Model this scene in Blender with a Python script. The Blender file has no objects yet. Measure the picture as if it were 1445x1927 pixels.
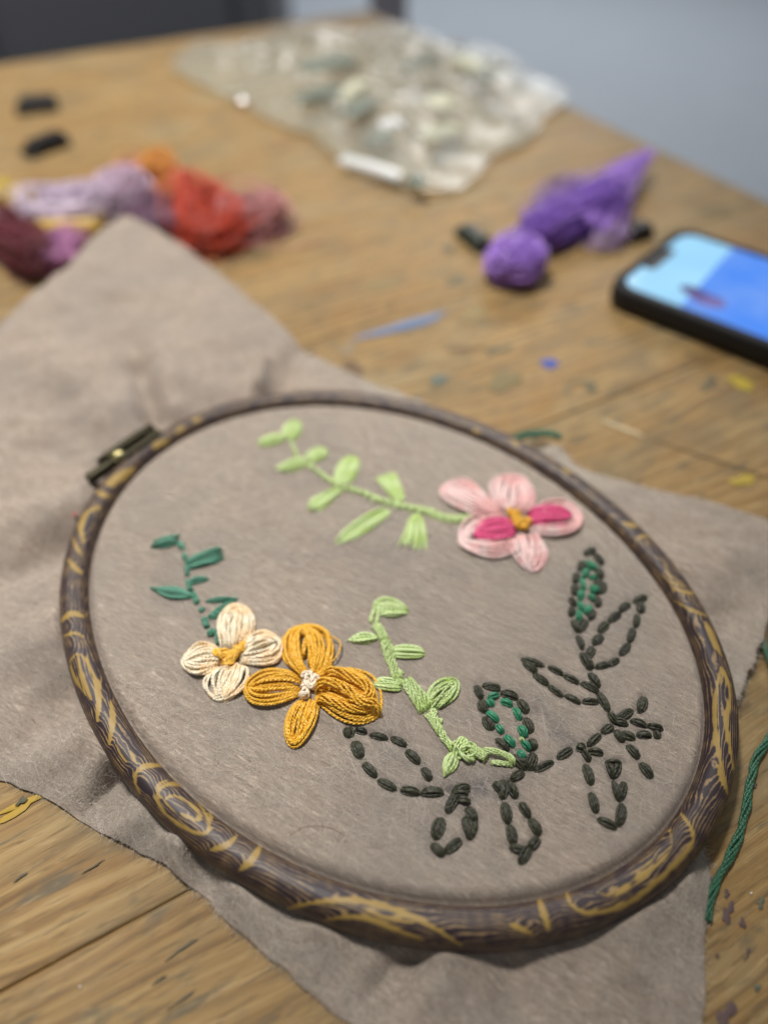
import bpy, math, random
import numpy as np
rng = np.random.default_rng(7); random.seed(7)
S = bpy.context.scene

# ------------------------------------------------------------------ camera, light, exposure
F_PX, PITCH, CX, CY, H = 1411.0, math.radians(46.4), 722.5, 963.5, 0.20
cd = bpy.data.cameras.new('camera'); cam = bpy.data.objects.new('camera', cd); S.collection.objects.link(cam)
cam.location = (0, 0, H); cam.rotation_euler = (math.pi/2 - PITCH, 0, 0)
cd.sensor_fit = 'HORIZONTAL'; cd.sensor_width = 36; cd.lens = 36*F_PX/1445
cd.clip_start = 0.01; cd.clip_end = 50
cd.dof.use_dof = True; cd.dof.focus_distance = 0.200; cd.dof.aperture_fstop = 4.8; cd.dof.aperture_blades = 0
S.camera = cam
W = bpy.data.worlds.new('World'); S.world = W; W.use_nodes = True
W.node_tree.nodes['Background'].inputs[0].default_value = (0.93, 0.96, 1.0, 1)
W.node_tree.nodes['Background'].inputs[1].default_value = 0.155
def lamp(name, loc, target, sx, sy, power, col):
    l = bpy.data.lights.new(name, 'AREA'); l.shape = 'RECTANGLE'; l.size = sx; l.size_y = sy; l.energy = power; l.color = col
    o = bpy.data.objects.new(name, l); S.collection.objects.link(o); o.location = loc
    import mathutils
    o.rotation_euler = (mathutils.Vector(target)-mathutils.Vector(loc)).to_track_quat('-Z', 'Y').to_euler()
    return o
LAMP1 = np.array((-0.36, 0.56, 1.40))
_l = bpy.data.lights.new('key_spot', 'SPOT'); _l.energy = 100; _l.color = (1.0, .965, .915); _l.shadow_soft_size = .13
_l.spot_size = math.radians(2*20.3); _l.spot_blend = .30  # added key spot; its cone edge stands in for a cast shadow lower right
_o = bpy.data.objects.new('key_spot', _l); S.collection.objects.link(_o); _o.location = LAMP1
import mathutils
_o.rotation_euler = (mathutils.Vector((-.275, .405, 0))-mathutils.Vector(LAMP1)).to_track_quat('-Z', 'Y').to_euler()
lamp('fill_lamp', (0.9, 1.9, 1.6), (0.1, .4, 0), 0.9, 0.4, 6, (1.0, 0.98, 0.95))  # unseen area light added as weak fill over the table
lamp('fill_lamp', (-1.4, 1.5, 1.2), (-1.6, 2.4, -.2), 0.6, 0.4, 14, (1.0, 0.98, 0.95))  # unseen light added to brighten the storage unit's front
lamp('fill_lamp', (0.6, 4.2, 1.9), (0.4, 3.6, -.7), 1.6, 1.0, 68, (1.0, 0.98, 0.95))  # unseen light added to brighten the far floor
S.view_settings.view_transform = 'Standard'; S.view_settings.look = 'None'
S.view_settings.exposure = 0.07; S.view_settings.gamma = 1

# ------------------------------------------------------------------ geometry helpers
_R = np.array([1., 0, 0]); _F = np.array([0, math.cos(PITCH), -math.sin(PITCH)]); _U = np.array([0, math.sin(PITCH), math.cos(PITCH)])
def at(p, z=0.0):                       # the point of the plane at height z that the photograph shows at p (photo pixels)
    d = _F + (p[0]-CX)/F_PX*_R + (CY-p[1])/F_PX*_U
    t = (z-H)/d[2]
    return np.array([0, 0, H]) + d*t
def ats(ps, z=0.0): return np.array([at(p, z) for p in ps])
def to_px(V):
    q = V-np.array([0, 0, H]); dz = q@_F
    return np.column_stack([CX+F_PX*(q@_R)/dz, CY-F_PX*(q@_U)/dz])
def crop(x0, y0, s): return lambda x, y: (x0+x/s, y0+y/s)
S1 = crop(250, 980, 2.89); S2 = crop(460, 770, 2.189); Z1 = crop(880, 1020, 3.803); Z2 = crop(880, 1280, 3.803)
Z3 = crop(630, 1330, 3.6125); Z4 = crop(620, 1100, 3.803)
AZ = math.radians(60.8); EA = np.array([math.sin(AZ), math.cos(AZ)]); EB = np.array([-math.cos(AZ), math.sin(AZ)])
def ab(a, b): return EA*a + EB*b

WO = {}                                  # world origin of every object made here
def empty(name, loc, parent=None):
    o = bpy.data.objects.new(name, None); S.collection.objects.link(o); o.empty_display_size = .005
    loc = np.array(loc, float); WO[o.name] = loc
    if parent is not None: o.parent = parent; o.location = loc-WO[parent.name]
    else: o.location = loc
    return o
def tag(o, label=None, cat=None, group=None, kind=None):
    if label: o['label'] = label
    if cat: o['category'] = cat
    if group: o['group'] = group
    if kind: o['kind'] = kind
    return o
def mesh(name, V, Q, mat, parent=None, uv=None, smooth=True, attrs=None, origin=None, T=None):
    V = np.asarray(V, float); Q = np.asarray(Q, int)
    me = bpy.data.meshes.new(name)
    org = np.array(origin, float) if origin is not None else np.array([*(V[:, :2].min(0)+V[:, :2].max(0))/2, V[:, 2].min()])
    k = Q.shape[1]
    me.vertices.add(len(V)); me.vertices.foreach_set('co', (V-org).ravel().astype(np.float32))
    me.loops.add(Q.size); me.loops.foreach_set('vertex_index', Q.ravel().astype(np.int32))
    me.polygons.add(len(Q)); me.polygons.foreach_set('loop_start', np.arange(0, Q.size, k, dtype=np.int32))
    me.polygons.foreach_set('use_smooth', np.full(len(Q), smooth))
    me.update(calc_edges=True)
    if uv is not None:
        l = me.uv_layers.new(name='UVMap'); l.data.foreach_set('uv', np.asarray(uv, np.float32).ravel())
    for n, a in (attrs or {}).items():
        t = me.attributes.new(n, 'FLOAT', 'POINT'); t.data.foreach_set('value', np.asarray(a, np.float32))
    me.validate()
    if mat: me.materials.append(mat)
    o = bpy.data.objects.new(name, me); S.collection.objects.link(o); WO[o.name] = org
    if parent is not None: o.parent = parent; o.location = org-WO[parent.name]
    else: o.location = org
    return o
def resample(P, n):
    P = np.asarray(P, float); d = np.r_[0, np.cumsum(np.linalg.norm(np.diff(P, axis=0), axis=1))]
    return np.column_stack([np.interp(np.linspace(0, d[-1], n), d, P[:, i]) for i in range(P.shape[1])])
def smooth_path(P, n, it=3):             # Chaikin rounding that keeps the ends, then even resampling
    P = np.asarray(P, float)
    for _ in range(it):
        a = .75*P[:-1]+.25*P[1:]; b = .25*P[:-1]+.75*P[1:]
        M = np.empty((2*len(a), P.shape[1])); M[0::2] = a; M[1::2] = b
        P = np.vstack([P[:1], M, P[-1:]])
    return resample(P, n)
def tubes(paths, r, sides=6, taper=0.5, flat=1.0, closed=False):
    """paths: (m, n, 3). Returns verts, quads, loop uv, per-vertex random."""
    P = np.asarray(paths, float); m, n, _ = P.shape
    if closed: Tn = np.roll(P, -1, 1)-np.roll(P, 1, 1)
    else: Tn = np.gradient(P, axis=1)
    Tn /= np.linalg.norm(Tn, axis=2, keepdims=True)+1e-12
    up = np.zeros_like(Tn); up[..., 2] = 1
    steep = np.abs(Tn[..., 2]) > .95; up[steep] = (1, 0, 0)
    N = np.cross(Tn, up); N /= np.linalg.norm(N, axis=2, keepdims=True)+1e-12
    B = np.cross(N, Tn)
    rr = np.broadcast_to(np.asarray(r, float), (m,))[:, None]*np.ones(n)[None]
    if not closed and taper < 1:
        e = np.minimum(np.arange(n), np.arange(n)[::-1])/max(1, n*.12); rr = rr*(taper+(1-taper)*np.clip(e, 0, 1))[None]
    a = np.arange(sides)*2*np.pi/sides
    V = P[:, :, None, :]+rr[:, :, None, None]*(np.cos(a)[None, None, :, None]*N[:, :, None, :]+flat*np.sin(a)[None, None, :, None]*B[:, :, None, :])
    L = np.concatenate([np.zeros((m, 1)), np.cumsum(np.linalg.norm(np.diff(P, axis=1), axis=2), axis=1)], 1)
    seg = n if closed else n-1
    idx = lambda s, i, j: (s*n+i % n)*sides+j % sides
    s, i, j = np.meshgrid(np.arange(m), np.arange(seg), np.arange(sides), indexing='ij')
    Q = np.stack([idx(s, i, j), idx(s, i, j+1), idx(s, i+1, j+1), idx(s, i+1, j)], -1).reshape(-1, 4)
    Le = np.concatenate([L, L[:, -1:]+1e-4], 1)
    off = rng.random(m)[:, None]*.01; Le = Le+off
    u0 = Le[s, i]*1000; u1 = Le[s, i+1]*1000; v0 = j/sides; v1 = (j+1)/sides
    uv = np.stack([np.stack([u0, v0], -1), np.stack([u0, v1], -1), np.stack([u1, v1], -1), np.stack([u1, v0], -1)], -2).reshape(-1, 2)
    rnd = np.repeat(rng.random(m), n*sides)
    return V.reshape(-1, 3), Q, uv, rnd
def twisted(paths, r, pitch=.0019):
    """each strand as two plies wound round one another"""
    P = np.asarray(paths, float); m, n, _ = P.shape
    L = np.linalg.norm(np.diff(P, axis=1), axis=2).sum(1); nn_ = int(min(260, max(12, L.mean()/pitch*9)))
    out = []
    for k in range(m):
        Q = resample(P[k], nn_); T_ = np.gradient(Q, axis=0); T_ /= np.linalg.norm(T_, axis=1, keepdims=True)+1e-12
        N = np.cross(T_, (0, 0, 1.)); N /= np.linalg.norm(N, axis=1, keepdims=True)+1e-9; B = np.cross(N, T_)
        g_ = np.linspace(0, 2*np.pi*L[k]/pitch*rng.uniform(.75, 1.2), nn_)+rng.random()*6.3+.5*np.sin(np.linspace(0, 9, nn_)+rng.random()*6)
        e = np.clip(np.minimum(np.arange(nn_), np.arange(nn_)[::-1])/4., .4, 1)
        for h_ in (0, np.pi): out.append(Q+.36*r*e[:, None]*(np.cos(g_+h_)[:, None]*N+np.sin(g_+h_)[:, None]*B))
    return tubes(out, r*.66*rng.uniform(.85, 1.12, len(out)), 5, .6)
def join(parts):
    V, Q, UV, Rn, o = [], [], [], [], 0
    for v, q, uv, r in parts:
        V.append(v); Q.append(q+o); UV.append(uv); Rn.append(r); o += len(v)
    return np.vstack(V), np.vstack(Q), np.vstack(UV), np.concatenate(Rn)
def thread_mesh(name, tl, mat, parent=None):
    v, q, uv, r = join(tl)
    return mesh(name, v, q, mat, parent, uv=uv, attrs={'rnd': r})
def box(c, sx, sy, sz, rot=0, bev=0.0):   # bottom-centred box with bevelled top/vertical edges, as verts/quads
    hx, hy = sx/2, sy/2; b = bev
    rings = [(0, 0), (sz-b, 0), (sz, b)] if b else [(0, 0), (sz, 0)]
    V = []
    for z, ins in rings:
        x, y = hx-ins, hy-ins
        pts = [(x, -y+b), (x, y-b), (x-b, y), (-x+b, y), (-x, y-b), (-x, -y+b), (-x+b, -y), (x-b, -y)] if b else [(x, -y), (x, y), (-x, y), (-x, -y)]
        V += [(p[0], p[1], z) for p in pts]
    k = len(V)//len(rings); Q = []
    for r_ in range(len(rings)-1):
        for j in range(k): Q.append((r_*k+j, r_*k+(j+1) % k, (r_+1)*k+(j+1) % k, (r_+1)*k+j))
    t = (len(rings)-1)*k
    if k == 4: Q += [(t, t+1, t+2, t+3), (3, 2, 1, 0)]
    else: Q += [(t, t+1, t+2, t+7), (t+7, t+2, t+3, t+6), (t+6, t+3, t+4, t+5), (7, 2, 1, 0), (6, 3, 2, 7), (5, 4, 3, 6)]
    V = np.array(V); ca, sa = math.cos(rot), math.sin(rot)
    V = np.column_stack([V[:, 0]*ca-V[:, 1]*sa, V[:, 0]*sa+V[:, 1]*ca, V[:, 2]])+np.array(c)
    return V, np.array(Q)
def lathe(p0, p1, prof, n=24):            # profile (t along p0-p1, radius) turned about the axis
    p0 = np.array(p0, float); p1 = np.array(p1, float); d = p1-p0; d = d/np.linalg.norm(d)
    a = np.cross(d, (0, 0, 1.)); a /= np.linalg.norm(a)+1e-9; b = np.cross(d, a)
    V = []
    for t, r in prof:
        c = p0+(p1-p0)*t
        for k in range(n):
            g = 2*math.pi*k/n; V.append(c+r*(math.cos(g)*a+math.sin(g)*b))
    Q = [(i*n+j, i*n+(j+1) % n, (i+1)*n+(j+1) % n, (i+1)*n+j) for i in range(len(prof)-1) for j in range(n)]
    return np.array(V), np.array(Q)
def vnoise(x, y, seed=0):                 # smooth 2-D value noise, -1..1
    r = np.random.default_rng(seed); T_ = r.random((64, 64))*2-1
    xi = np.floor(x).astype(int); yi = np.floor(y).astype(int); fx = x-xi; fy = y-yi
    fx = fx*fx*(3-2*fx); fy = fy*fy*(3-2*fy)
    g = lambda i, j: T_[i % 64, j % 64]
    return (g(xi, yi)*(1-fx)+g(xi+1, yi)*fx)*(1-fy)+(g(xi, yi+1)*(1-fx)+g(xi+1, yi+1)*fx)*fy
def segdist(X, Y, a, b):
    ax, ay = a[0], a[1]; dx, dy = b[0]-ax, b[1]-ay; L2 = dx*dx+dy*dy+1e-18
    t = np.clip(((X-ax)*dx+(Y-ay)*dy)/L2, 0, 1)
    return np.hypot(X-ax-t*dx, Y-ay-t*dy), t

# ------------------------------------------------------------------ materials
def lin(c): return tuple((v/255/12.92 if v/255 <= .04045 else ((v/255+.055)/1.055)**2.4) for v in c)
class NT:
    def __init__(s, name):
        s.m = bpy.data.materials.new(name); s.m.use_nodes = True; s.t = s.m.node_tree; s.b = s.t.nodes['Principled BSDF']
    def n(s, kind, **kw):
        nd = s.t.nodes.new(kind)
        for k, v in kw.items():
            if k.startswith('i_'):
                key = k[2:]; key = int(key) if key.isdigit() else key
                tgt = nd.inputs[key]
                if hasattr(v, 'is_output') or isinstance(v, bpy.types.NodeSocket): s.t.links.new(v, tgt)
                else: tgt.default_value = v
            else: setattr(nd, k, v)
        return nd
    def set(s, **kw):
        for k, v in kw.items():
            key = k.replace('_', ' ')
            if isinstance(v, bpy.types.NodeSocket): s.t.links.new(v, s.b.inputs[key])
            else: s.b.inputs[key].default_value = v
        return s
    def math(s, op, a, b=0.0, c=None, clamp=False):
        kw = {'i_0': a, 'i_1': b}
        if c is not None: kw['i_2'] = c
        return s.n('ShaderNodeMath', operation=op, use_clamp=clamp, **kw).outputs[0]
    def mix(s, f, a, b, mode='MIX'):
        nd = s.n('ShaderNodeMix', data_type='RGBA', blend_type=mode)
        for i, v in ((0, f), (6, a), (7, b)):
            if isinstance(v, bpy.types.NodeSocket): s.t.links.new(v, nd.inputs[i])
            else: nd.inputs[i].default_value = (*v, 1) if isinstance(v, tuple) and len(v) == 3 else v
        return nd.outputs[2]
    def attr(s, name): return s.n('ShaderNodeAttribute', attribute_name=name).outputs['Fac']
    def noise(s, vec, scale, detail=3, rough=.55, dist=0.0):
        return s.n('ShaderNodeTexNoise', i_Vector=vec, i_Scale=scale, i_Detail=detail, i_Roughness=rough, i_Distortion=dist).outputs['Fac']
    def ramp(s, f, stops):
        nd = s.n('ShaderNodeValToRGB', i_0=f); cr = nd.color_ramp
        while len(cr.elements) < len(stops): cr.elements.new(.5)
        for e, (p, c) in zip(cr.elements, stops): e.position = p; e.color = (*c, 1) if len(c) == 3 else c
        return nd.outputs[0]
    def mapr(s, f, a, b, c=0., d=1.): return s.n('ShaderNodeMapRange', i_0=f, i_1=a, i_2=b, i_3=c, i_4=d).outputs[0]
    def bump(s, h, strength, dist): return s.n('ShaderNodeBump', i_Height=h, i_Strength=strength, i_Distance=dist).outputs[0]
    def mapping(s, vec, scale=(1, 1, 1), rot=(0, 0, 0), loc=(0, 0, 0)):
        return s.n('ShaderNodeMapping', i_Vector=vec, i_Scale=scale, i_Rotation=rot, i_Location=loc).outputs[0]
    def coord(s, k='Object'): return s.n('ShaderNodeTexCoord').outputs[k]
    def uvm(s): return s.n('ShaderNodeUVMap', uv_map='UVMap').outputs[0]

def thread_mat(name, srgb, alt=None, twist=.75, var=.35, sheen=.10, rough=.34, alt_scale=160):
    M = NT(name); uv = M.uvm(); sp = M.n('ShaderNodeSeparateXYZ', i_0=uv)
    ph = M.math('ADD', M.math('MULTIPLY', sp.outputs[0], twist), M.math('MULTIPLY', sp.outputs[1], 2.0))
    w = M.math('SINE', M.math('MULTIPLY', ph, 2*math.pi))
    fib = M.noise(M.n('ShaderNodeCombineXYZ', i_0=M.math('MULTIPLY', ph, 6.0), i_1=M.math('MULTIPLY', sp.outputs[0], .35), i_2=M.attr('rnd')).outputs[0], 1.0, 2)
    h = M.math('ADD', M.math('MULTIPLY', w, .5), M.math('MULTIPLY', fib, .8))
    base = lin(srgb); lo = tuple(v*(1-var) for v in base); hi = tuple(min(1, v*(1+var*.45)) for v in base)
    f = M.math('ADD', M.math('MULTIPLY', M.attr('rnd'), .5), M.math('MULTIPLY', fib, .5))
    col = M.mix(f, lo, hi)
    if alt:
        g = M.mapr(M.noise(M.coord(), alt_scale, 2), .42, .62); col = M.mix(g, col, lin(alt))
    M.set(Base_Color=col, Roughness=rough, Sheen_Weight=sheen, Sheen_Roughness=.4, Specular_IOR_Level=.6, Normal=M.bump(h, .6, .0002))
    return M.m
GOLD = thread_mat('gold_thread', (250, 190, 54), var=.2); GOLD2 = thread_mat('amber_thread', (252, 194, 70), var=.2)
CREAM = thread_mat('cream_thread', (255, 241, 214), alt=(250, 220, 176), var=.10); IVORY = thread_mat('ivory_thread', (252, 234, 210), var=.14)
PINK = thread_mat('pale_pink_thread', (252, 222, 218), alt=(244, 194, 190), var=.12); HOT = thread_mat('hot_pink_thread', (234, 84, 140), var=.2)
LIME = thread_mat('light_green_thread', (206, 226, 160), alt=(182, 206, 122), var=.18)
EMER = thread_mat('emerald_thread', (78, 146, 120), var=.4); EMER2 = thread_mat('bright_emerald_thread', (52, 142, 104), var=.3)
DARK = thread_mat('dark_green_thread', (58, 59, 40), var=.7, sheen=.1, rough=.5)
def skein_mat(n, c): return thread_mat(n, c, var=.3, twist=.5)

def felt_mat():
    M = NT('felt'); co = M.coord(); v = M.mapping(co, rot=(0, 0, FIB_ANG))
    s1 = M.noise(M.mapping(v, (190, 1500, 600)), 1, 3, .6); s2 = M.noise(M.mapping(v, (420, 2600, 900), rot=(0, 0, .35)), 1, 2, .6)
    blot = M.noise(co, 42, 3, .55); fine = M.noise(co, 2400, 2, .6)
    st = M.math('ADD', M.math('MULTIPLY', s1, .5), M.math('MULTIPLY', s2, .5))
    c = M.ramp(st, [(.34, lin((124, 110, 99))), (.48, lin((157, 142, 129))), (.56, lin((166, 151, 137))), (.66, lin((206, 191, 175)))])
    c = M.mix(M.mapr(blot, .40, .62, 0, .50), c, lin((140, 132, 124)))
    c = M.mix(M.math('MULTIPLY', M.attr('smudge'), .85, clamp=True), c, lin((84, 82, 86)))
    h = M.math('ADD', M.math('MULTIPLY', st, 1.0), M.math('MULTIPLY', fine, .5))
    M.set(Base_Color=c, Roughness=.95, Specular_IOR_Level=.1, Sheen_Weight=.12, Sheen_Roughness=.6, Normal=M.bump(h, .12, .0002))
    return M.m
def flat_mat(name, srgb, rough=.6, spec=.3, var=.0, scale=300, metal=0.0, coat=0.0):
    M = NT(name); c = lin(srgb)
    if var:
        n_ = M.noise(M.coord(), scale, 4); M.set(Base_Color=M.mix(n_, tuple(x*(1-var) for x in c), tuple(min(1, x*(1+var)) for x in c)), Normal=M.bump(n_, .2, .0005))
    else: M.set(Base_Color=(*c, 1))
    M.set(Roughness=rough, Specular_IOR_Level=spec, Metallic=metal, Coat_Weight=coat)
    return M.m

def wood_mat():
    M = NT('old_table_wood'); uv = M.uvm()                     # u along the grain, v across, metres
    wob = M.noise(M.mapping(uv, (5, 14, 1)), 1, 3)
    sp = M.n('ShaderNodeSeparateXYZ', i_0=uv)
    vv = M.math('ADD', sp.outputs[1], M.math('MULTIPLY', M.math('SUBTRACT', wob, .5), .035))
    vec = M.n('ShaderNodeCombineXYZ', i_0=M.math('MULTIPLY', sp.outputs[0], 7.0), i_1=M.math('MULTIPLY', vv, 420.0)).outputs[0]
    g = M.noise(vec, 1, 4, .55)
    vec2 = M.n('ShaderNodeCombineXYZ', i_0=M.math('MULTIPLY', sp.outputs[0], 30.0), i_1=M.math('MULTIPLY', vv, 1300.0)).outputs[0]
    g2 = M.noise(vec2, 1, 2, .6)
    ring = M.math('ADD', M.math('MULTIPLY', M.math('SINE', M.math('MULTIPLY', vv, 1500.0)), .06), g)
    c = M.ramp(ring, [(.26, lin((104, 78, 46))), (.42, lin((140, 110, 66))), (.58, lin((156, 127, 80))), (.76, lin((176, 150, 104)))])
    big = M.noise(M.mapping(uv, (9, 22, 1)), 1, 4, .6)
    c = M.mix(M.mapr(big, .50, .68, 0, .7), c, lin((150, 136, 104)))            # greyed, worn patches
    c = M.mix(M.mapr(M.noise(M.mapping(uv, (14, 30, 1), loc=(3, 7, 0)), 1, 4, .65), .55, .70, 0, .6), c, lin((146, 106, 52)))   # varnish left
    dirt = M.noise(M.mapping(uv, (38, 190, 1), loc=(9, 1, 0)), 1, 4, .6)
    c = M.mix(M.mapr(dirt, .56, .68, 0, .8), c, lin((92, 86, 70)))             # ink and dirt in the grain
    spots = M.noise(M.mapping(uv, (55, 80, 1), loc=(2, 5, 0)), 1, 3, .6)
    c = M.mix(M.mapr(spots, .60, .70, 0, .6), c, lin((92, 90, 74)))
    flk = M.noise(M.mapping(uv, (75, 620, 1), loc=(1, 8, 0)), 1, 3, .6)
    c = M.mix(M.mapr(flk, .54, .66, 0, .6), c, lin((98, 78, 50)))
    flk2 = M.noise(M.mapping(uv, (110, 480, 1), loc=(4, 3, 0)), 1, 3, .6)
    c = M.mix(M.mapr(flk2, .58, .70, 0, .3), c, lin((190, 164, 118)))
    worn = M.noise(M.mapping(uv, (26, 34, 1), loc=(6, 2, 0)), 1, 5, .62)
    c = M.mix(M.mapr(worn, .52, .66, 0, .55), c, lin((112, 98, 72)))
    h = M.math('ADD', ring, M.math('MULTIPLY', g2, .35))
    M.set(Base_Color=c, Roughness=M.mapr(big, .3, .7, .5, .68), Specular_IOR_Level=.3, Normal=M.bump(h, .5, .0009))
    return M.m

# ------------------------------------------------------------------ hoop outline (an oval seen at a slant), plane of the felt
ZF = 0.0125
CEN = np.array([-0.00229176, 0.14645187])
CO = [0.09088, -0.00046, -0.00014, 0.00078, -0.01173, 0.00004, -0.00019, -0.00102, -0.00031]
def Rin(t):
    r = CO[0]+0*t
    for k in range(1, 5): r = r+CO[2*k-1]*np.cos(k*t)+CO[2*k]*np.sin(k*t)
    return r
d0 = at((800, 1148), ZF)-at((700, 1100), ZF); FIB_ANG = -math.atan2(d0[1], d0[0])

# ------------------------------------------------------------------ stitch data: (end, end, width) read off the photograph's enlargements
def st(c, *rows): return [(c(a, b), c(x, y), w/3.75) for a, b, x, y, w in rows]
D_NARROW = st(Z1, (838,92,912,45,46),(910,88,966,162,46),(803,200,822,135,50),(768,288,784,218,46),(766,378,770,305,48),(732,400,768,452,42),(738,530,756,468,42),(752,558,790,640,46),(850,556,800,640,48),(930,185,958,258,46),(950,275,946,370,72),(925,392,932,465,48),(892,480,882,555,52),(788,668,822,765,50))
G_NARROW = st(Z1, (850,140,890,190,34),(880,150,925,205,34),(856,190,828,252,36),(810,262,828,340,34),(818,345,802,412,36),(798,428,812,495,34),(796,492,794,562,36),(872,258,925,258,38),(886,350,945,338,38),(884,310,904,365,36),(862,382,905,425,32),(872,455,850,515,38),(846,470,880,520,30))
D_RIGHT = st(Z1, (1192,430,1282,388,46),(1232,432,1246,505,50),(1216,518,1202,605,42),(1188,615,1158,712,48),(1158,728,1096,810,50),(1080,835,1010,882,44),(1005,878,920,898,48),(1160,440,1090,492,44),(1092,505,1014,568,52),(1002,575,942,645,50),(962,670,900,730,56),(815,795,878,910,58),(902,755,858,830,46),(835,800,895,900,34))
D_LEFTLEAF = st(Z1, (388,838,545,888,44),(398,862,494,930,52),(578,895,680,948,44),(690,955,795,1010,46),(815,1010,935,1072,50),(868,938,938,1040,54),(470,945,575,1020,52),(582,1036,680,1106,44),(700,1096,806,1154,44),(825,1140,935,1148,46),(936,1076,1008,1208,50))
D_FAR = st(Z2, (1012,235,1062,302,46),(1065,285,1180,215,52),(1052,290,1145,322,46),(1262,118,1232,225,60),(1252,120,1226,220,40),(1168,292,1278,328,44),(1292,322,1398,350,44),(1352,365,1358,418,46),(1215,392,1314,396,56),(1100,378,1198,418,56),(1058,362,1110,442,52),(962,374,1034,322,48),(1145,468,1222,556,58),(1238,596,1314,702,56))
D_PAIR = st(Z2, (862,466,950,390,50),(785,472,832,498,64),(825,498,872,580,48),(868,508,968,524,44),(645,560,745,492,50),(484,650,614,585,50),(842,605,886,750,58),(884,806,922,948,58),(934,996,1064,1058,54),(1108,886,1084,1038,60),(1046,722,1080,856,48),(1118,728,1090,850,46),(1002,585,1042,694,50),(1080,588,1044,690,50),(990,590,1095,590,40))
D_OVAL = st(Z2, (62,38,94,130,56),(105,38,232,62,56),(240,92,355,128,56),(365,142,428,236,60),(412,270,452,378,58),(448,425,478,495,58),(104,145,110,228,66),(124,262,172,360,68),(200,424,290,504,58),(325,540,405,632,60),(478,525,436,635,60),(320,545,450,620,44))
G_OVAL = st(Z2, (148,126,224,106,40),(148,142,178,190,44),(236,152,320,182,42),(332,200,374,286,42),(138,228,218,296,44),(208,326,248,380,42),(266,402,334,474,46),(372,330,410,410,52),(392,442,444,505,44),(362,508,408,570,48))
D_BOTTOM = st(Z2, (315,708,398,658,52),(190,735,240,800,54),(252,715,250,848,58),(288,720,320,800,54),(305,740,342,844,52),(262,880,286,1022,66),(302,1040,328,1172,62),(376,880,438,980,52),(448,996,514,1106,62),(304,1198,414,1222,56),(506,1128,438,1206,54),(444,1196,376,1316,56))
D_BIG = st(Z3, (94,142,96,210,64),(138,156,214,180,48),(240,193,358,218,48),(384,212,486,264,52),(486,300,574,386,58),(600,415,650,504,54),(132,236,178,352,70),(196,384,280,474,56),(296,500,414,564,60),(450,566,572,588,58),(590,592,736,590,52),(600,570,730,570,44))
D_LOWLEFT = st(Z3, (805,575,918,548,64),(830,585,762,726,62),(828,634,920,644,44),(726,758,684,900,74),(904,686,952,790,64),(878,755,922,895,58),(952,770,912,896,56),(656,938,738,1014,60),(858,908,752,990,60),(800,590,905,590,44))
ALLDARK = [D_NARROW, D_RIGHT, D_LEFTLEAF, D_FAR, D_PAIR, D_OVAL, D_BOTTOM, D_BIG, D_LOWLEFT]

# ------------------------------------------------------------------ the setting and the table
FLOOR = -0.75
fm = NT('floor_vinyl'); nz = fm.noise(fm.coord(), 6, 4); fm.set(Base_Color=fm.mix(nz, lin((150, 160, 172)), lin((164, 173, 184))), Roughness=.55)
fl = mesh('floor', [(-6, -4, FLOOR), (8, -4, FLOOR), (8, 9, FLOOR), (-6, 9, FLOOR)], [(0, 1, 2, 3)], fm.m, smooth=False); tag(fl, kind='structure')

WOOD = wood_mat()
TA, TB = 0.4236, 0.7886                  # table edges measured along / across the grain
tbl = empty('work_table', (*ab(TA-.7, TB-.45), FLOOR)); tag(tbl, 'old stained wooden work table of long planks, under the hoop', 'table')
PW = 0.1017; TH = .032
for k in range(12):
    b1 = TB-k*PW; b0 = b1-PW
    b1 -= .00018; b0 += .00018
    na = 2; a0, a1 = TA-1.5, TA
    zt = -rng.random()*.00025
    bv = .0004
    prof = [(b0, -TH), (b0, zt-bv), (b0+bv, zt), (b1-bv, zt), (b1, zt-bv), (b1, -TH)]
    V = [(*ab(a, b), z) for a in (a0, a1) for b, z in prof]
    Q = [(j, j+1, 7+j, 6+j) for j in range(5)]
    V = np.array(V); n6 = 6
    Qs = Q+[(0, 5, 11, 6)]
    ends = [(0, 1, 4, 5), (1, 2, 3, 4), (11, 10, 7, 6), (10, 9, 8, 7)]
    Qs = np.array(Qs+ends)
    ao, bo = rng.random()*5, rng.random()*5
    uvv = np.array([[V[i, :2]@EA+ao, V[i, :2]@EB+bo+V[i, 2]] for i in Qs.ravel()])
    mesh('plank', V, Qs, WOOD, tbl, uv=uvv, smooth=False)
darkwood = flat_mat('table_leg_wood', (120, 88, 54), var=.25, scale=30)
for a in (TA-1.42, TA-.08):
    for b in (TB-1.14, TB-.08):
        v, q = box((*ab(a, b), FLOOR), .06, .06, .75-TH, rot=math.pi/2-AZ, bev=.003); mesh('leg', v, q, darkwood, tbl, smooth=False)
for (a0, b0, a1, b1) in ((TA-1.39, TB-.08, TA-.11, TB-.08), (TA-1.39, TB-1.14, TA-.11, TB-1.14), (TA-.08, TB-1.11, TA-.08, TB-.11), (TA-1.42, TB-1.11, TA-1.42, TB-.11)):
    c = ab((a0+a1)/2, (b0+b1)/2); along_a = abs(a1-a0) > abs(b1-b0)
    v, q = box((*c, -TH-.09), (a1-a0) if along_a else .022, .022 if along_a else (b1-b0), .088, rot=math.pi/2-AZ); mesh('apron', v, q, darkwood, tbl, smooth=False)

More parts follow.
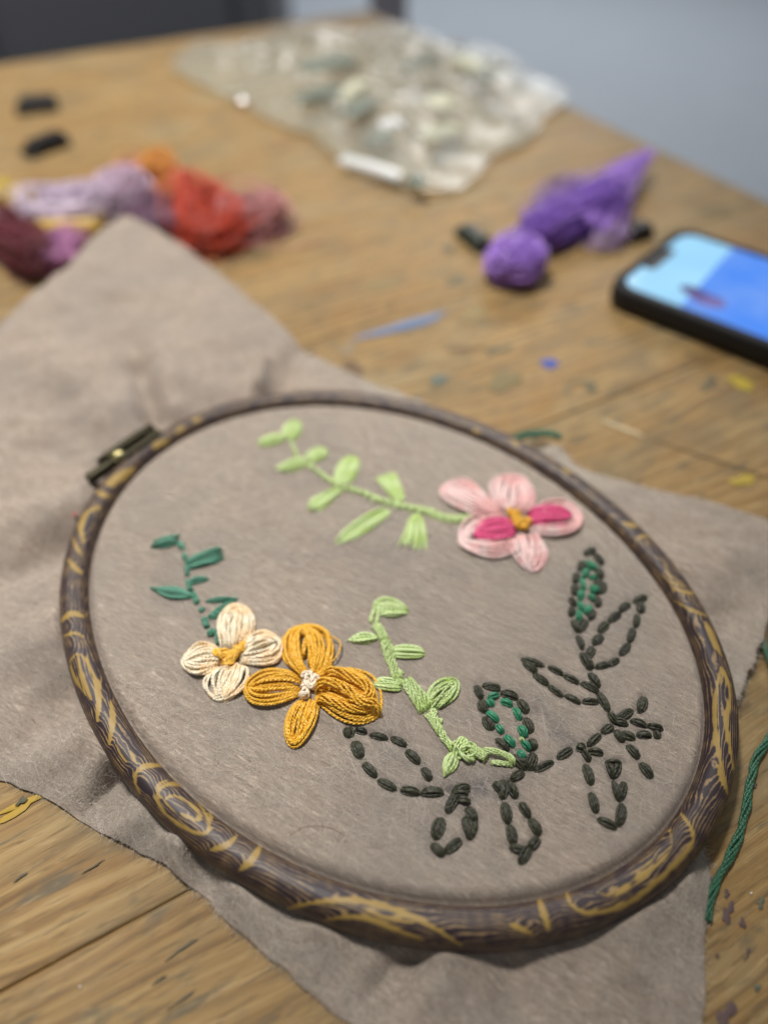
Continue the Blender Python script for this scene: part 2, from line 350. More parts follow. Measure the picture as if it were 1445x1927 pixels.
def stain(px, rx, ry, rot, srgb, seed, z=.0002, mat=None, name='paint_stain', label=None, ragged=.3):
    c = at(px, z); n = 28; r = np.random.default_rng(seed)
    g = np.linspace(0, 2*np.pi, n, endpoint=False); k = 1+ragged*(.5*np.sin(2*g+r.random()*6)+.4*np.sin(3*g+r.random()*6)+.35*np.sin(5*g+r.random()*6)+.3*(r.random(n)-.5))
    x = rx*k*np.cos(g); y = ry*k*np.sin(g); ca, sa = math.cos(rot), math.sin(rot)
    P = np.column_stack([x*ca-y*sa, x*sa+y*ca, 0*x])
    V = np.vstack([c+P, c+P*.8+(0, 0, .00010), [c+(0, 0, .00012)]])
    Q = [(j, (j+1) % n, n+(j+1) % n, n+j) for j in range(n)]+[(n+2*j, n+(2*j+1) % n, n+(2*j+2) % n, 2*n) for j in range(n//2)]
    o = mesh(name, V, Q, mat or flat_mat(name, srgb, .6, .3, .15, 400), tbl)
    if label: o['label'] = label
G = math.pi/2-AZ                          # grain direction in the plane
stain((762, 611), .0235, .0034, G, (98, 118, 150), 1, label='long blue paint streak')
stain((1034, 683), .0034, .0042, .5, (62, 82, 160), 2, label='small blue paint spot')
stain((826, 714), .0040, .0034, .3, (92, 104, 96), 3); stain((950, 716), .010, .005, G, (122, 108, 72), 4)
stain((1112, 728), .0030, .0030, 0, (104, 98, 74), 5); 
stain((1395, 720), .006, .004, -.7, (178, 156, 56), 7, label='yellow paint mark near the phone'); stain((1398, 903), .005, .0028, .4, (172, 150, 62), 8)
stain((664, 690), .007, .0030, -1.0, (106, 84, 60), 9); stain((655, 655), .006, .003, 1.0, (140, 122, 96), 10)
stain((720, 535), .009, .006, .3, (134, 116, 78), 11); stain((892, 590), .008, .006, .9, (138, 120, 80), 12); stain((1345, 395), .011, .008, 0, (122, 104, 70), 13)
stain((44, 1516), .0080, .0012, G+.1, (176, 144, 54), 14, ragged=.7, label='yellow paint mark at the left edge'); stain((40, 1508), .0018, .0006, 1.0, (84, 84, 66), 15, z=.0008, ragged=.7)
for i, (x, y, s) in enumerate([(1370, 1718, .0015), (1397, 1738, .0008), (1408, 1792, .0006), (1402, 1805, .0003), (1368, 1683, .0007), (1365, 1915, .0020), (1432, 1700, .0009), (1340, 1655, .0005), (1420, 1480, .0006), (1380, 1600, .0004), (1425, 1860, .0007), (1350, 1800, .0004)]):
    stain((x, y), s*1.5, s*.8, .9, (96, 78, 76) if i not in (6, 10) else (98, 102, 84), 30+i, ragged=.6)
for i, (x, y, l, w) in enumerate([(175, 1632, .0020, .0003), (345, 1785, .0030, .0004), (300, 1845, .0016, .0003), (345, 1880, .0030, .0003), (40, 1650, .0018, .0003)]):
    stain((x, y), l, w, G+.12, (98, 92, 76), 60+i, ragged=.6, name='ink_mark')
for k in range(17):
    x, y = (rng.uniform(560, 1440), rng.uniform(390, 900)) if k < 17 else (rng.uniform(-20, 330), rng.uniform(1620, 1920))
    if 1130 < x and y < 700: continue
    sz = rng.uniform(.0015, .0045)*(1 if k < 17 else .45)
    stain((x, y), sz*rng.uniform(1, 2.2), sz*rng.uniform(.4, .8), G+rng.normal(0, .3), [(116, 98, 66), (108, 100, 76), (128, 104, 74), (98, 90, 68), (134, 118, 84)][k % 5], 200+k, ragged=.6)
a_, b_ = at((1128, 789)), at((1215, 822)); c_ = at((1470, 906))
def strip(p, q, w, srgb, nm):
    d = q-p; L = np.linalg.norm(d[:2]); stain(tuple(to_px(((p+q)/2)[None])[0]), L/2, w, math.atan2(d[1], d[0]), srgb, 5, name=nm, ragged=.12)
strip(a_, b_, .0011, (188, 172, 138), 'pale_scratch'); strip(b_, c_, .0006, (116, 98, 70), 'dark_scratch')

# ------------------------------------------------------------------ felt sheet stretched in the hoop
BND = [((240, 402), 0.0160), ((330, 452), 0.0140), ((430, 528), 0.0110), ((505, 592), 0.0080), ((575, 655), 0.0070), ((640, 695), 0.0050), ((720, 732), 0.0050), ((790, 752), 0.0060), ((850, 790), 0.0060),
       ((960, 835), 0.0050), ((1020, 850), 0.0040), ((1040, 832), 0.0050), ((1060, 845), 0.0050), ((1075, 866), 0.0050), ((1110, 890), 0.0040), ((1200, 912), 0.0040), ((1330, 942), 0.0030), ((1445, 977), 0.0030), ((1560, 1030), 0.0030),
       ((1500, 1100), 0.0030), ((1446, 1165), 0.0040), ((1420, 1240), 0.0040), ((1397, 1300), 0.0040), ((1378, 1330), 0.0050), ((1330, 1450), 0.0009), ((1300, 1570), 0.0009), ((1327, 1608), 0.0007), ((1336, 1650), 0.0006), ((1333, 1700), 0.0006), ((1325, 1780), 0.0006), ((1325, 1850), 0.0006), ((1318, 1927), 0.0006), ((1290, 2120), 0.0004),
       ((980, 2130), 0.0006), ((780, 2030), 0.0006), ((652, 1927), 0.0006), ((560, 1848), 0.0006), ((470, 1770), 0.0007), ((405, 1712), 0.0009), ((352, 1664), 0.0010), ((330, 1640), 0.0010), ((260, 1600), 0.0006), ((180, 1567), 0.0006), ((130, 1532), 0.0006), ((60, 1488), 0.0006), ((0, 1470), 0.0006),
       ((-150, 1440), 0.0020), ((-230, 1100), 0.0060), ((-190, 820), 0.0100), ((0, 605), 0.0140), ((100, 518), 0.0160), ((180, 442), 0.0170)]
bw = np.array([at(p, z) for p, z in BND]); bw = np.vstack([bw, bw[:1]])
# densify and turn into radius by angle round the hoop centre
bd = np.vstack([bw[i]+(bw[i+1]-bw[i])*np.linspace(0, 1, 40, endpoint=False)[:, None] for i in range(len(bw)-1)])
bt = np.arctan2(bd[:, 1]-CEN[1], bd[:, 0]-CEN[0]); br = np.hypot(bd[:, 0]-CEN[0], bd[:, 1]-CEN[1])
o_ = np.argsort(bt); bt, br, bz = bt[o_], br[o_], bd[o_, 2]
NTH, NP, NRG, NSK = 900, 150, 8, 70
th = np.linspace(-np.pi, np.pi, NTH, endpoint=False)
Ro = np.interp(th, bt, br, period=2*np.pi); Zo = np.interp(th, bt, bz, period=2*np.pi)
ker = np.exp(-(np.arange(-6, 7)/2.5)**2); ker /= ker.sum()
cyc = lambda a: np.convolve(np.r_[a[-6:], a, a[:6]], ker, 'valid')
Ro, Zo = cyc(Ro), cyc(Zo); Ri = Rin(th)
Ro = np.maximum(Ro+.0006*vnoise(th*26, th*0+3, 5), Ri+.0066)
RW = .0046                                # half width of the hoop's tube
rad, zz = [], []
for i in range(1, NP+1):
    f_ = i/NP; r = Ri*f_+.0004*f_; rad.append(r); e = np.clip(1-(Ri-r)/.0035, 0, 1.1); zz.append(ZF+.0004*(1-f_**2)-.0022*e**3)
for i in range(1, NRG+1):
    f_ = i/NRG; rad.append(Ri+.0004+f_*.0050); zz.append(ZF-.0022-(ZF-.0022-.0062)*min(1, f_*1.6)+0*Ri)
Rm = Ri+.0054
for i in range(1, NSK+1):
    f_ = (i/NSK); r = Rm+(Ro-Rm)*f_; d = r-Rm
    base = .0062+(Zo-.0062)*f_**.8
    rad.append(r); zz.append(base)
RAD = np.array(rad); ZZ = np.array(zz)
X = CEN[0]+RAD*np.cos(th); Y = CEN[1]+RAD*np.sin(th)
sk = np.zeros(RAD.shape); sk[NP+NRG:] = np.clip((RAD[NP+NRG:]-Rm)/.006, 0, 1)
# folds of the loose cloth: (start px, end px, height, width)
FOLDS = [((292, 800), (262, 700), -.0055, .0042), ((262, 700), (215, 600), -.0025, .007), ((335, 790), (320, 690), .0040, .007), ((225, 800), (120, 700), .0045, .013), ((490, 745), (498, 690), .0050, .0030), ((530, 745), (560, 660), -.0045, .006), ((400, 740), (420, 640), .002, .012),
         ((120, 1030), (-40, 1110), -.0045, .008), ((150, 960), (-40, 1000), .0035, .012), ((130, 1180), (-30, 1290), .0035, .010), ((140, 1300), (20, 1400), -.0025, .006), ((180, 1390), (60, 1440), .0030, .007),
         ((232, 1460), (160, 1550), -.0050, .0042), ((215, 1430), (120, 1500), .0026, .005), ((280, 1520), (215, 1575), .0024, .005), ((345, 1590), (335, 1660), .0045, .0042), ((375, 1620), (400, 1705), -.0022, .005), ((450, 1680), (470, 1750), .002, .006), ((600, 1750), (560, 1830), .0018, .006),
         ((775, 1795), (690, 1900), -.0032, .0040), ((830, 1800), (780, 1927), .0022, .007), ((960, 1800), (965, 1927), -.0014, .005), ((1250, 1080), (1400, 1060), .0025, .010), ((1330, 1180), (1440, 1120), -.0015, .007), ((1080, 905), (1130, 930), .0015, .006), ((1290, 1650), (1330, 1700), .0018, .006), ((1200, 1720), (1290, 1900), .0016, .012)]
fold = np.zeros_like(ZZ)
for a, b, h_, w_ in FOLDS:
    d, t = segdist(X, Y, at(a, .005), at(b, .005)); fold += (2.1 if a[1] > 1350 else 1.6)*h_*np.exp(-(d/w_)**2)*(1-.5*t)
loose = .0012*vnoise(X*70, Y*70, 3)+.0006*vnoise(X*190, Y*190, 4)
edge = np.ones_like(ZZ); edge[NP+NRG:] = 1-.8*((np.arange(1, NSK+1)/NSK)[:, None]**3)*(Zo < .0045)[None]
ZZ = ZZ+sk*edge*(fold+loose)
ZZ[NP+NRG:] = np.maximum(ZZ[NP+NRG:], .00055)
# stitches pull the felt down; marker-pen smudges show round the dark outlines
smudge = np.zeros_like(ZZ); PX, PY = X[:NP], Y[:NP]
for grp in ALLDARK+[G_NARROW, G_OVAL]:
    for p, q, w in grp:
        a, b = at(p, ZF), at(q, ZF)
        d, t = segdist(PX, PY, a, b); ZZ[:NP] -= .00045*np.exp(-(d/.0013)**2); smudge[:NP] += .16*np.exp(-(d/.0017)**2)
smudge[:NP] += .27*np.clip(1-(np.arange(1, NP+1)[:, None]/NP)**3, 0, 1)*np.clip(.55+.8*vnoise(PX*45, PY*45, 14)+.5*vnoise(PX*120, PY*120, 15), 0, 1.4)
SMUDGES = [((1010, 1330), (1045, 1375), .0035, .55), ((1050, 1385), (1075, 1405), .003, .5), ((903, 1485), (906, 1487), .0017, .9), ((860, 1480), (930, 1480), .003, .45), ((720, 1380), (760, 1430), .006, .22), ((790, 1560), (800, 1572), .003, .35), ((886, 877), (888, 879), .0022, .45), ((1060, 1120), (1075, 1180), .003, .18), ((430, 1335), (470, 1345), .004, .25), ((350, 1260), (362, 1290), .003, .28), ((640, 1230), (650, 1235), .004, .25), ((800, 1300), (860, 1340), .006, .12), ((950, 1500), (1020, 1460), .004, .3), ((300, 1100), (330, 1130), .004, .1), ((560, 1050), (760, 1060), .008, .10)]
for p, q, w_, k_ in SMUDGES:
    d, t = segdist(PX, PY, at(p, ZF), at(q, ZF)); smudge[:NP] += k_*np.exp(-(d/w_)**2)*(.7+.5*vnoise(PX*900, PY*900, 9))
Vf = np.vstack([[[CEN[0], CEN[1], ZF+.0004]], np.column_stack([X.ravel(), Y.ravel(), ZZ.ravel()])])
nr = len(RAD); i, j = np.meshgrid(np.arange(nr-1), np.arange(NTH), indexing='ij'); j2 = (j+1) % NTH
Qf = np.stack([1+i*NTH+j, 1+(i+1)*NTH+j, 1+(i+1)*NTH+j2, 1+i*NTH+j2], -1).reshape(-1, 4)
cap = np.array([(0, 1+2*k, 1+(2*k+1) % NTH, 1+(2*k+2) % NTH) for k in range(NTH//2)])
FELT = felt_mat()
felt = mesh('felt_sheet', Vf, np.vstack([Qf, cap]), FELT, None, attrs={'smudge': np.r_[0, np.clip(smudge, 0, 1).ravel()]}, origin=(CEN[0], CEN[1], 0))
sm = felt.modifiers.new('thickness', 'SOLIDIFY'); sm.thickness = .0004; sm.offset = -1
tag(felt, 'beige felt sheet with embroidered flowers, stretched in the hoop', 'fabric')
def felt_z(x, y):                         # height of the felt under (x, y), nearest grid vertex
    t = np.arctan2(y-CEN[1], x-CEN[0]); r = np.hypot(x-CEN[0], y-CEN[1])
    jj = np.round((t+np.pi)/(2*np.pi)*NTH).astype(int) % NTH
    out = np.empty(len(jj))
    d = np.abs(RAD[:, jj]-r[None]); ii = d.argmin(0)
    return ZZ[ii, jj]

# loose fibres lying on the felt
def fibres(n, skirt, seed, r0):
    r = np.random.default_rng(seed); t = r.random(n)*2*np.pi-np.pi
    jj = np.round((t+np.pi)/(2*np.pi)*NTH).astype(int) % NTH
    if skirt: R_ = Rm[jj]+(Ro[jj]-Rm[jj]-.001)*np.sqrt(r.random(n))
    else: R_ = Ri[jj]*np.sqrt(r.random(n))*.995
    x = CEN[0]+R_*np.cos(t); y = CEN[1]+R_*np.sin(t)
    ang = -FIB_ANG+r.normal(0, .32 if not skirt else .9, n)-(x-CEN[0])*4.0+.5*vnoise(x*30, y*30, 21)
    near = (y < CEN[1]-.03); ang = np.where(near, ang+r.normal(0, .7, n), ang)
    L = r.uniform(.003, .009, n); cur = r.normal(0, 45, n)
    s = np.linspace(-.5, .5, 6)
    a = ang[:, None]+cur[:, None]*s[None]*L[:, None]
    dx = np.cumsum(np.cos(a)*L[:, None]/5, 1); dy = np.cumsum(np.sin(a)*L[:, None]/5, 1)
    px = x[:, None]+dx-dx.mean(1, keepdims=True); py = y[:, None]+dy-dy.mean(1, keepdims=True)
    rr_ = np.hypot(px-CEN[0], py-CEN[1]); tt = np.arctan2(py-CEN[1], px-CEN[0]); lim = Rin(tt)
    if skirt: ok = np.ones(n, bool)
    else: ok = (rr_ < lim).all(1)
    px, py = px[ok], py[ok]; m = len(px)
    z = felt_z(px.ravel(), py.ravel()).reshape(px.shape)+.00003+.00012*r.random((m, 1))*np.sin(np.linspace(.2, np.pi-.2, 6))[None]
    return tubes(np.stack([px, py, z], -1), r0*r.uniform(.6, 1.2, m), 3, .4)
fb = NT('felt_fibre'); fb.set(Base_Color=fb.ramp(fb.attr('rnd'), [(0, lin((186, 176, 164))), (.4, lin((206, 196, 183))), (1, lin((236, 228, 216)))]), Roughness=.7, Specular_IOR_Level=.2)
o = thread_mesh('fibre_nap', [fibres(30000, False, 2, .000026), fibres(20000, True, 3, .000028)], fb.m, felt); tag(o, kind='stuff')

# ------------------------------------------------------------------ hoop: woodgrain tube and its screw
hoop = empty('embroidery_hoop', (CEN[0], CEN[1], 0)); tag(hoop, 'oval embroidery hoop with dark brown and ochre woodgrain print', 'embroidery hoop')
NU, NV = 2600, 56
tu = np.linspace(-np.pi, np.pi, NU, endpoint=False); Rc = Rin(tu)
cx_, cy_ = CEN[0]+Rc*np.cos(tu), CEN[1]+Rc*np.sin(tu)
tx = np.roll(cx_, -1)-np.roll(cx_, 1); ty = np.roll(cy_, -1)-np.roll(cy_, 1); nn = np.hypot(tx, ty); nx, ny = ty/nn, -tx/nn
ax_, ay_ = cx_+nx*(RW+.0004), cy_+ny*(RW+.0004)
su = np.r_[0, np.cumsum(np.hypot(np.diff(ax_), np.diff(ay_)))]; LEN = su[-1]
g = np.linspace(0, 2*np.pi, NV, endpoint=False); pw = .85
ox = RW*np.sign(np.cos(g))*np.abs(np.cos(g))**pw; oz = .0061*np.sign(np.sin(g))*np.abs(np.sin(g))**pw
VX = ax_[:, None]+nx[:, None]*ox; VY = ay_[:, None]+ny[:, None]*ox; VZ = .0078+oz[None]+0*VX
RV = np.stack([VX, VY, VZ], -1).reshape(-1, 3)
i, j = np.meshgrid(np.arange(NU), np.arange(NV), indexing='ij'); i2 = (i+1) % NU; j2 = (j+1) % NV
RQ = np.stack([i*NV+j, i2*NV+j, i2*NV+j2, i*NV+j2], -1).reshape(-1, 4)[:, ::-1]
# print on the tube: fine lines along it that bend round ochre bands and knots
vv = np.r_[0, np.cumsum(np.hypot(np.diff(ox), np.diff(oz)))]
UU = np.repeat(su[:, None], NV, 1); VV = np.repeat(vv[None], NU, 0)
px = to_px(RV)
def L_(c, *pts): return [c(*p) for p in pts]
CA = crop(100, 740, 3.44); CB = crop(0, 900, 2.919); CC = crop(100, 1100, 2.33); CDd = crop(500, 1500, 2.89); CE = crop(900, 1450, 2.65); CF = crop(1150, 1050, 4.28); CG = crop(850, 760, 3.61)
MARKS = [(L_(CA, (345,590),(420,545),(520,490)), 7), (L_(CA, (285,645),(355,662)), 4), (L_(CA, (300,738),(240,755),(190,820),(175,880),(200,960)), 4.5), (L_(CA, (125,930),(150,1000),(185,1050)), 3), (L_(CA, (95,1080),(130,1115),(185,1165)), 4),
  (L_(CA, (640,350),(740,300)), 5), (L_(CA, (790,250),(850,220)), 4), (L_(CA, (900,180),(960,165)), 4), (L_(CA, (420,560),(370,600)), 5),
  (L_(CB, (340,785),(370,752),(405,738),(460,760)), 4.5), (L_(CB, (355,865),(410,845),(460,872)), 3), (L_(CB, (385,1010),(405,975),(430,962),(480,1000),(510,1080),(555,1150)), 2.6), (L_(CB, (425,985),(450,1080),(475,1160),(500,1215)), 4), (L_(CB, (385,1030),(420,1120),(470,1190)), 2), (L_(CB, (505,1060),(540,1145),(545,1250),(533,1335)), 5.2), (L_(CB, (608,1225),(622,1330),(600,1460)), 5.5), (L_(CB, (640,1460),(662,1520),(690,1560)), 2.2), (L_(CB, (715,1500),(748,1570)), 3), (L_(CB, (738,1640),(755,1605),(800,1578),(910,1580)), 4), (L_(CB, (738,1635),(745,1690),(770,1730)), 2.2),
  (L_(CB, (880,1800),(858,1740),(885,1690),(960,1675),(1060,1715),(1140,1790),(1165,1880)), 3.6), (L_(CC, (450,930),(470,985),(520,1030),(600,1085),(680,1100),(690,1040),(640,960)), 3.2), (L_(CC, (490,945),(520,920),(590,950),(650,1010),(640,1040),(560,1010),(500,970),(490,945)), 2.6),
  (L_(CC, (690,1165),(760,1150),(800,1108)), 5.5), (L_(CC, (815,1255),(870,1215),(910,1145)), 6), (L_(CC, (480,620),(520,650)), 2), (L_(CC, (470,940),(450,880),(500,860)), 3),
  (L_(CDd, (120,610),(250,575),(430,555),(600,580),(750,630),(900,700),(1060,805)), 5.5), (L_(CDd, (320,672),(450,650),(560,660),(680,710),(850,775)), 4.4), (L_(CDd, (520,600),(640,655),(800,690)), 3),
  (L_(CE, (300,635),(322,700),(350,795)), 6), (L_(CE, (435,590),(455,670),(520,715),(620,710),(740,670),(840,600),(960,490),(1060,390),(1080,310),(1010,215)), 4.6), (L_(CE, (590,610),(680,630),(800,550),(900,460),(970,380),(955,300)), 3.6), (L_(CE, (1190,-30),(1215,40),(1238,100)), 4), (L_(CE, (700,600),(800,520),(870,440)), 2), (L_(CE, (150,760),(270,820)), 4),
  (L_(CF, (470,225),(560,270),(660,285)), 3.4), (L_(CF, (510,345),(620,410),(760,465)), 3.2), (L_(CF, (760,520),(830,680),(890,790)), 5), (L_(CF, (885,880),(840,1100),(828,1350),(880,1650),(935,1900)), 4.2), (L_(CF, (885,880),(965,1050),(945,1200),(920,1300),(950,1500),(985,1700)), 3.6), (L_(CF, (390,130),(480,200),(600,230)), 2), (L_(CF, (420,40),(470,150),(570,200)), 2),
  (L_(CG, (1165,805),(1210,825),(1260,830)), 3), (L_(CG, (1250,915),(1300,895),(1340,905)), 3.4), (L_(CG, (740,440),(830,470)), 3), (L_(CG, (400,250),(450,280)), 3), (L_(CG, (150,175),(180,190)), 3)]
och = np.zeros(NU*NV); near = np.full(NU*NV, 1e9); flow = np.zeros(NU*NV)
RNz = np.tile(oz, NU)
vis = (np.repeat(nx, NV)*np.tile(ox/RW**2, NU)*(0-RV[:, 0])+np.repeat(ny, NV)*np.tile(ox/RW**2, NU)*(0-RV[:, 1])+np.tile(oz/.0061**2, NU)*(H-RV[:, 2])) > -2
wob = 2.2*vnoise(px[:, 0]/14, px[:, 1]/14, 31)
for pts, w in MARKS:
    P_ = smooth_path(pts, 26)
    for k in range(25):
        d, t = segdist(px[:, 0], px[:, 1], P_[k], P_[k+1])
        tap = .35+.65*math.sin(math.pi*min(1, max(0, (k+.5)/25)))
        d = np.where(vis, d, 1e9)
        och = np.maximum(och, 1/(1+np.exp(-((w*tap*1.15+wob*.5)-d)/1.7))); near = np.minimum(near, d)
for k in range(26):                        # the same sort of bands on the far and under side
    uc, vc = rng.random()*LEN, rng.random()*vv[-1]; bow = rng.normal(0, 120)
    d = np.abs(UU-uc-bow*(VV-vc)**2).ravel(); e = np.abs(VV-vc).ravel()
    och = np.maximum(och, (~vis)*(1/(1+np.exp((d-.0012)/.0002)))*(e < .004))
bend = np.where(near < 60, np.exp(-near/14), 0)
lines = VV.ravel()/.00100 + .9*vnoise(UU.ravel()*55, VV.ravel()*240, 11)+.55*vnoise(UU.ravel()*170, VV.ravel()*700, 12)+1.5*bend
RP = NT('woodgrain_print'); ph = RP.attr('lines'); oc = RP.attr('ochre'); co = RP.coord()
jit = RP.noise(co, 900, 3, .6); jit2 = RP.noise(co, 260, 2)
ln = RP.math('SINE', RP.math('MULTIPLY', RP.math('ADD', ph, RP.math('MULTIPLY', RP.math('SUBTRACT', jit, .5), .5)), 2*math.pi))
lf = RP.mapr(RP.math('ADD', ln, RP.math('MULTIPLY', RP.math('SUBTRACT', jit2, .5), 1.8)), .38, .95)
ground = RP.mix(RP.mapr(jit2, .35, .65), lin((118, 98, 84)), lin((150, 124, 86)))
c = RP.mix(lf, lin((50, 40, 45)), ground)
c = RP.mix(RP.mapr(RP.math('ADD', oc, RP.math('MULTIPLY', RP.math('ADD', ln, RP.math('MULTIPLY', RP.math('SUBTRACT', jit2, .5), 3.0)), .13)), .30, .62, 0, .95), c, RP.mix(jit2, lin((150, 122, 62)), lin((174, 145, 80))))
RP.set(Base_Color=c, Roughness=.46, Specular_IOR_Level=.4, Normal=RP.bump(lf, .12, .0002))
mesh('outer_ring', RV, RQ, RP.m, hoop, attrs={'lines': lines, 'ochre': och}, origin=(CEN[0], CEN[1], .0017))
# inner ring under the felt
ir = [(-.0042, .0022), (-.0006, .0022), (-.0002, .0105), (-.0012, .0114), (-.0036, .0114), (-.0042, .0105)]
IV = np.stack([np.stack([cx_[::10]+nx[::10]*a, cy_[::10]+ny[::10]*a, 0*cx_[::10]+b], -1) for a, b in ir], 1).reshape(-1, 3); n10 = len(cx_[::10])
IQ = np.array([(i*6+j, i*6+(j+1) % 6, ((i+1) % n10)*6+(j+1) % 6, ((i+1) % n10)*6+j) for i in range(n10) for j in range(6)])
mesh('inner_ring', IV, IQ, flat_mat('inner_ring_plastic', (70, 56, 50), .5), hoop, origin=(CEN[0], CEN[1], .0022))
BR = flat_mat('aged_brass', (66, 62, 46), .42, .5, .35, 500, metal=.75)
SZ = .0125
p0, p1 = at((166, 903), SZ), at((292, 818), SZ); ax = p1-p0; L0 = np.linalg.norm(ax); ux = ax/L0; uy = np.array([-ux[1], ux[0], 0]); uz = np.array([0, 0, 1.])
pt = lambda t, s=0., z=0.: p0+ax*t+uy*s+uz*z
thr = [(k/40, .0021+(.00028 if k % 2 else 0)) for k in range(41)]; thr = [(0, .0002), (0, .0018)]+thr[1:]+[(1, .0002)]
v, q = lathe(pt(0), pt(.55), thr, 16); mesh('screw', v, q, BR, hoop)
kn = []
for k in range(11):
    r_ = .0042-.0010*abs(k-5)/5; kn.append((k/10, r_))
v, q = lathe(pt(.34), pt(.50), [(0, .0015)]+kn+[(1, .0015)], 18); mesh('nut', v, q, flat_mat('worn_brass', (150, 140, 96), .22, .6, .2, 600, metal=.9), hoop)
def slab(ts, halfs, s, z0, z1, name):      # a bent clamp cheek along the screw axis
    V = []
    for t, hh in zip(ts, halfs):
        V += [pt(t, s-hh, z0), pt(t, s+hh, z0), pt(t, s+hh*.8, z1), pt(t, s-hh*.8, z1)]
    n = len(ts); Q = [(4*a+b, 4*a+(b+1) % 4, 4*a+4+(b+1) % 4, 4*a+4+b) for a in range(n-1) for b in range(4)]+[(0, 1, 2, 3), (4*n-1, 4*n-2, 4*n-3, 4*n-4)]
    o = mesh(name, np.array(V), np.array(Q), BR, hoop); b = o.modifiers.new('bevel', 'BEVEL'); b.width = .0003; b.segments = 2
slab([.22, .35, .5, .7, .88, .98, 1.02], [.0008, .0014, .0016, .0017, .0017, .0014, .0008], .0020, -.004, .0038, 'clamp_cheek')
slab([.30, .45, .6, .8, .94, 1.02], [.0008, .0013, .0015, .0016, .0015, .0008], -.0024, -.0045, .0030, 'clamp_cheek')
slab([.86, .92, .98, 1.03], [.0034, .0040, .0040, .0030], -.0004, -.003, .0024, 'clamp_bridge')
slab([.42, .5, .62, .7], [.0012, .0024, .0024, .0010], -.0006, -.0045, -.0006, 'clamp_base')

# ------------------------------------------------------------------ embroidery
PXM = 1/6800.0                             # metres per photo pixel, roughly, on the felt
def lateral(a, b):
    d = (b-a)[:2]; d = d/(np.linalg.norm(d)+1e-12); return np.array([-d[1], d[0], 0])
def pxscale(p): return np.linalg.norm(at((p[0]+1, p[1]), ZF)-at(p, ZF))
def stitch(p, q, w, mat, parent, name='stitch', n=None, r=.00038, h=.0007):
    a, b = at(p, ZF), at(q, ZF); a, b = a-(b-a)*.03, b+(b-a)*.03; la = lateral(a, b); W_ = w*pxscale(p)*.5*1.30
    n = n or max(3, int(round(W_*2/(r*1.9)))); t = np.linspace(0, 1, 9); prof = np.sin(np.pi*t)**.6
    P = []
    for k in range(n):
        o = (k-(n-1)/2)/max(1, (n-1)/2) if n > 1 else 0
        c = a+(b-a)*t[:, None]
        lat = o*max(0, W_-r)*(.22+.78*prof)+rng.normal(0, .00006)
        z = -.00055+(h+.0004*(1-o*o)+rng.normal(0, .0002))*prof+.0002*prof
        P.append(c+la*lat[:, None]+np.array([0, 0, 1])*z[:, None])
    P.append(a+(b-a)*t[:, None]+la*(rng.normal(0, .0003)*prof+.0004*rng.normal()*(t-.5))[:, None]+np.array([0, 0, 1])*(-.0006+(h+.0008)*prof)[:, None])
    return thread_mesh(name, [tubes(P, r, 6, .7)], mat, parent)
def wiggle(n, amp): return amp*np.sin(np.linspace(0, 2*np.pi*rng.uniform(.6, 1.6), n)+rng.random()*6.3)
def petal(outline, mat, parent, smin=.10, r=.00050, layers=((1.0, 0.0),), dome=.0012, name='petal', tipz=0.0, gap=1.55, zbase=0.0, label=None, n=34):
    """a petal of nested loops of floss laid inside an outline (base left - tip - base right, photo pixels)"""
    O = ats(smooth_path(outline, n), ZF); b = (O[0]+O[-1])/2
    far = np.linalg.norm(O-b, axis=1).argmax(); tip = O[far]; axd = (tip-b)[:2]; L = np.linalg.norm(axd); axd /= L; la = np.array([-axd[1], axd[0]])
    al = (O[:, :2]-b[:2])@axd; lt = (O[:, :2]-b[:2])@la; half = np.abs(lt).max()
    P = []
    for smax, dz in layers:
        K = max(2, int((smax-smin)*half/(r*gap)))
        for k in range(K+1):
            s = smin+(smax-smin)*k/K
            sh = s+(1-s)*.35
            a2 = al*(1-.20*(1-s)+rng.normal(0, .015))+wiggle(n, .00045); l2 = lt*s*(1+rng.normal(0, .05))+wiggle(n, .00050)
            tt = np.linspace(0, 1, n); pr = np.sin(np.pi*np.clip(al/L, 0, 1))**.6
            z = r+.0001+dz+zbase+dome*pr*(1-.55*s*s)+tipz*np.clip(al/L, 0, 1)+rng.normal(0, .00022)+wiggle(n, .00030)
            z = z*np.clip(np.minimum(tt, 1-tt)/.05+.25, 0, 1)
            P.append(np.column_stack([b[:2]+axd*a2[:, None]+la*l2[:, None], ZF+z]))
    o = thread_mesh(name, [twisted(P, r)], mat, parent)
    if label: o['label'] = label
    return o
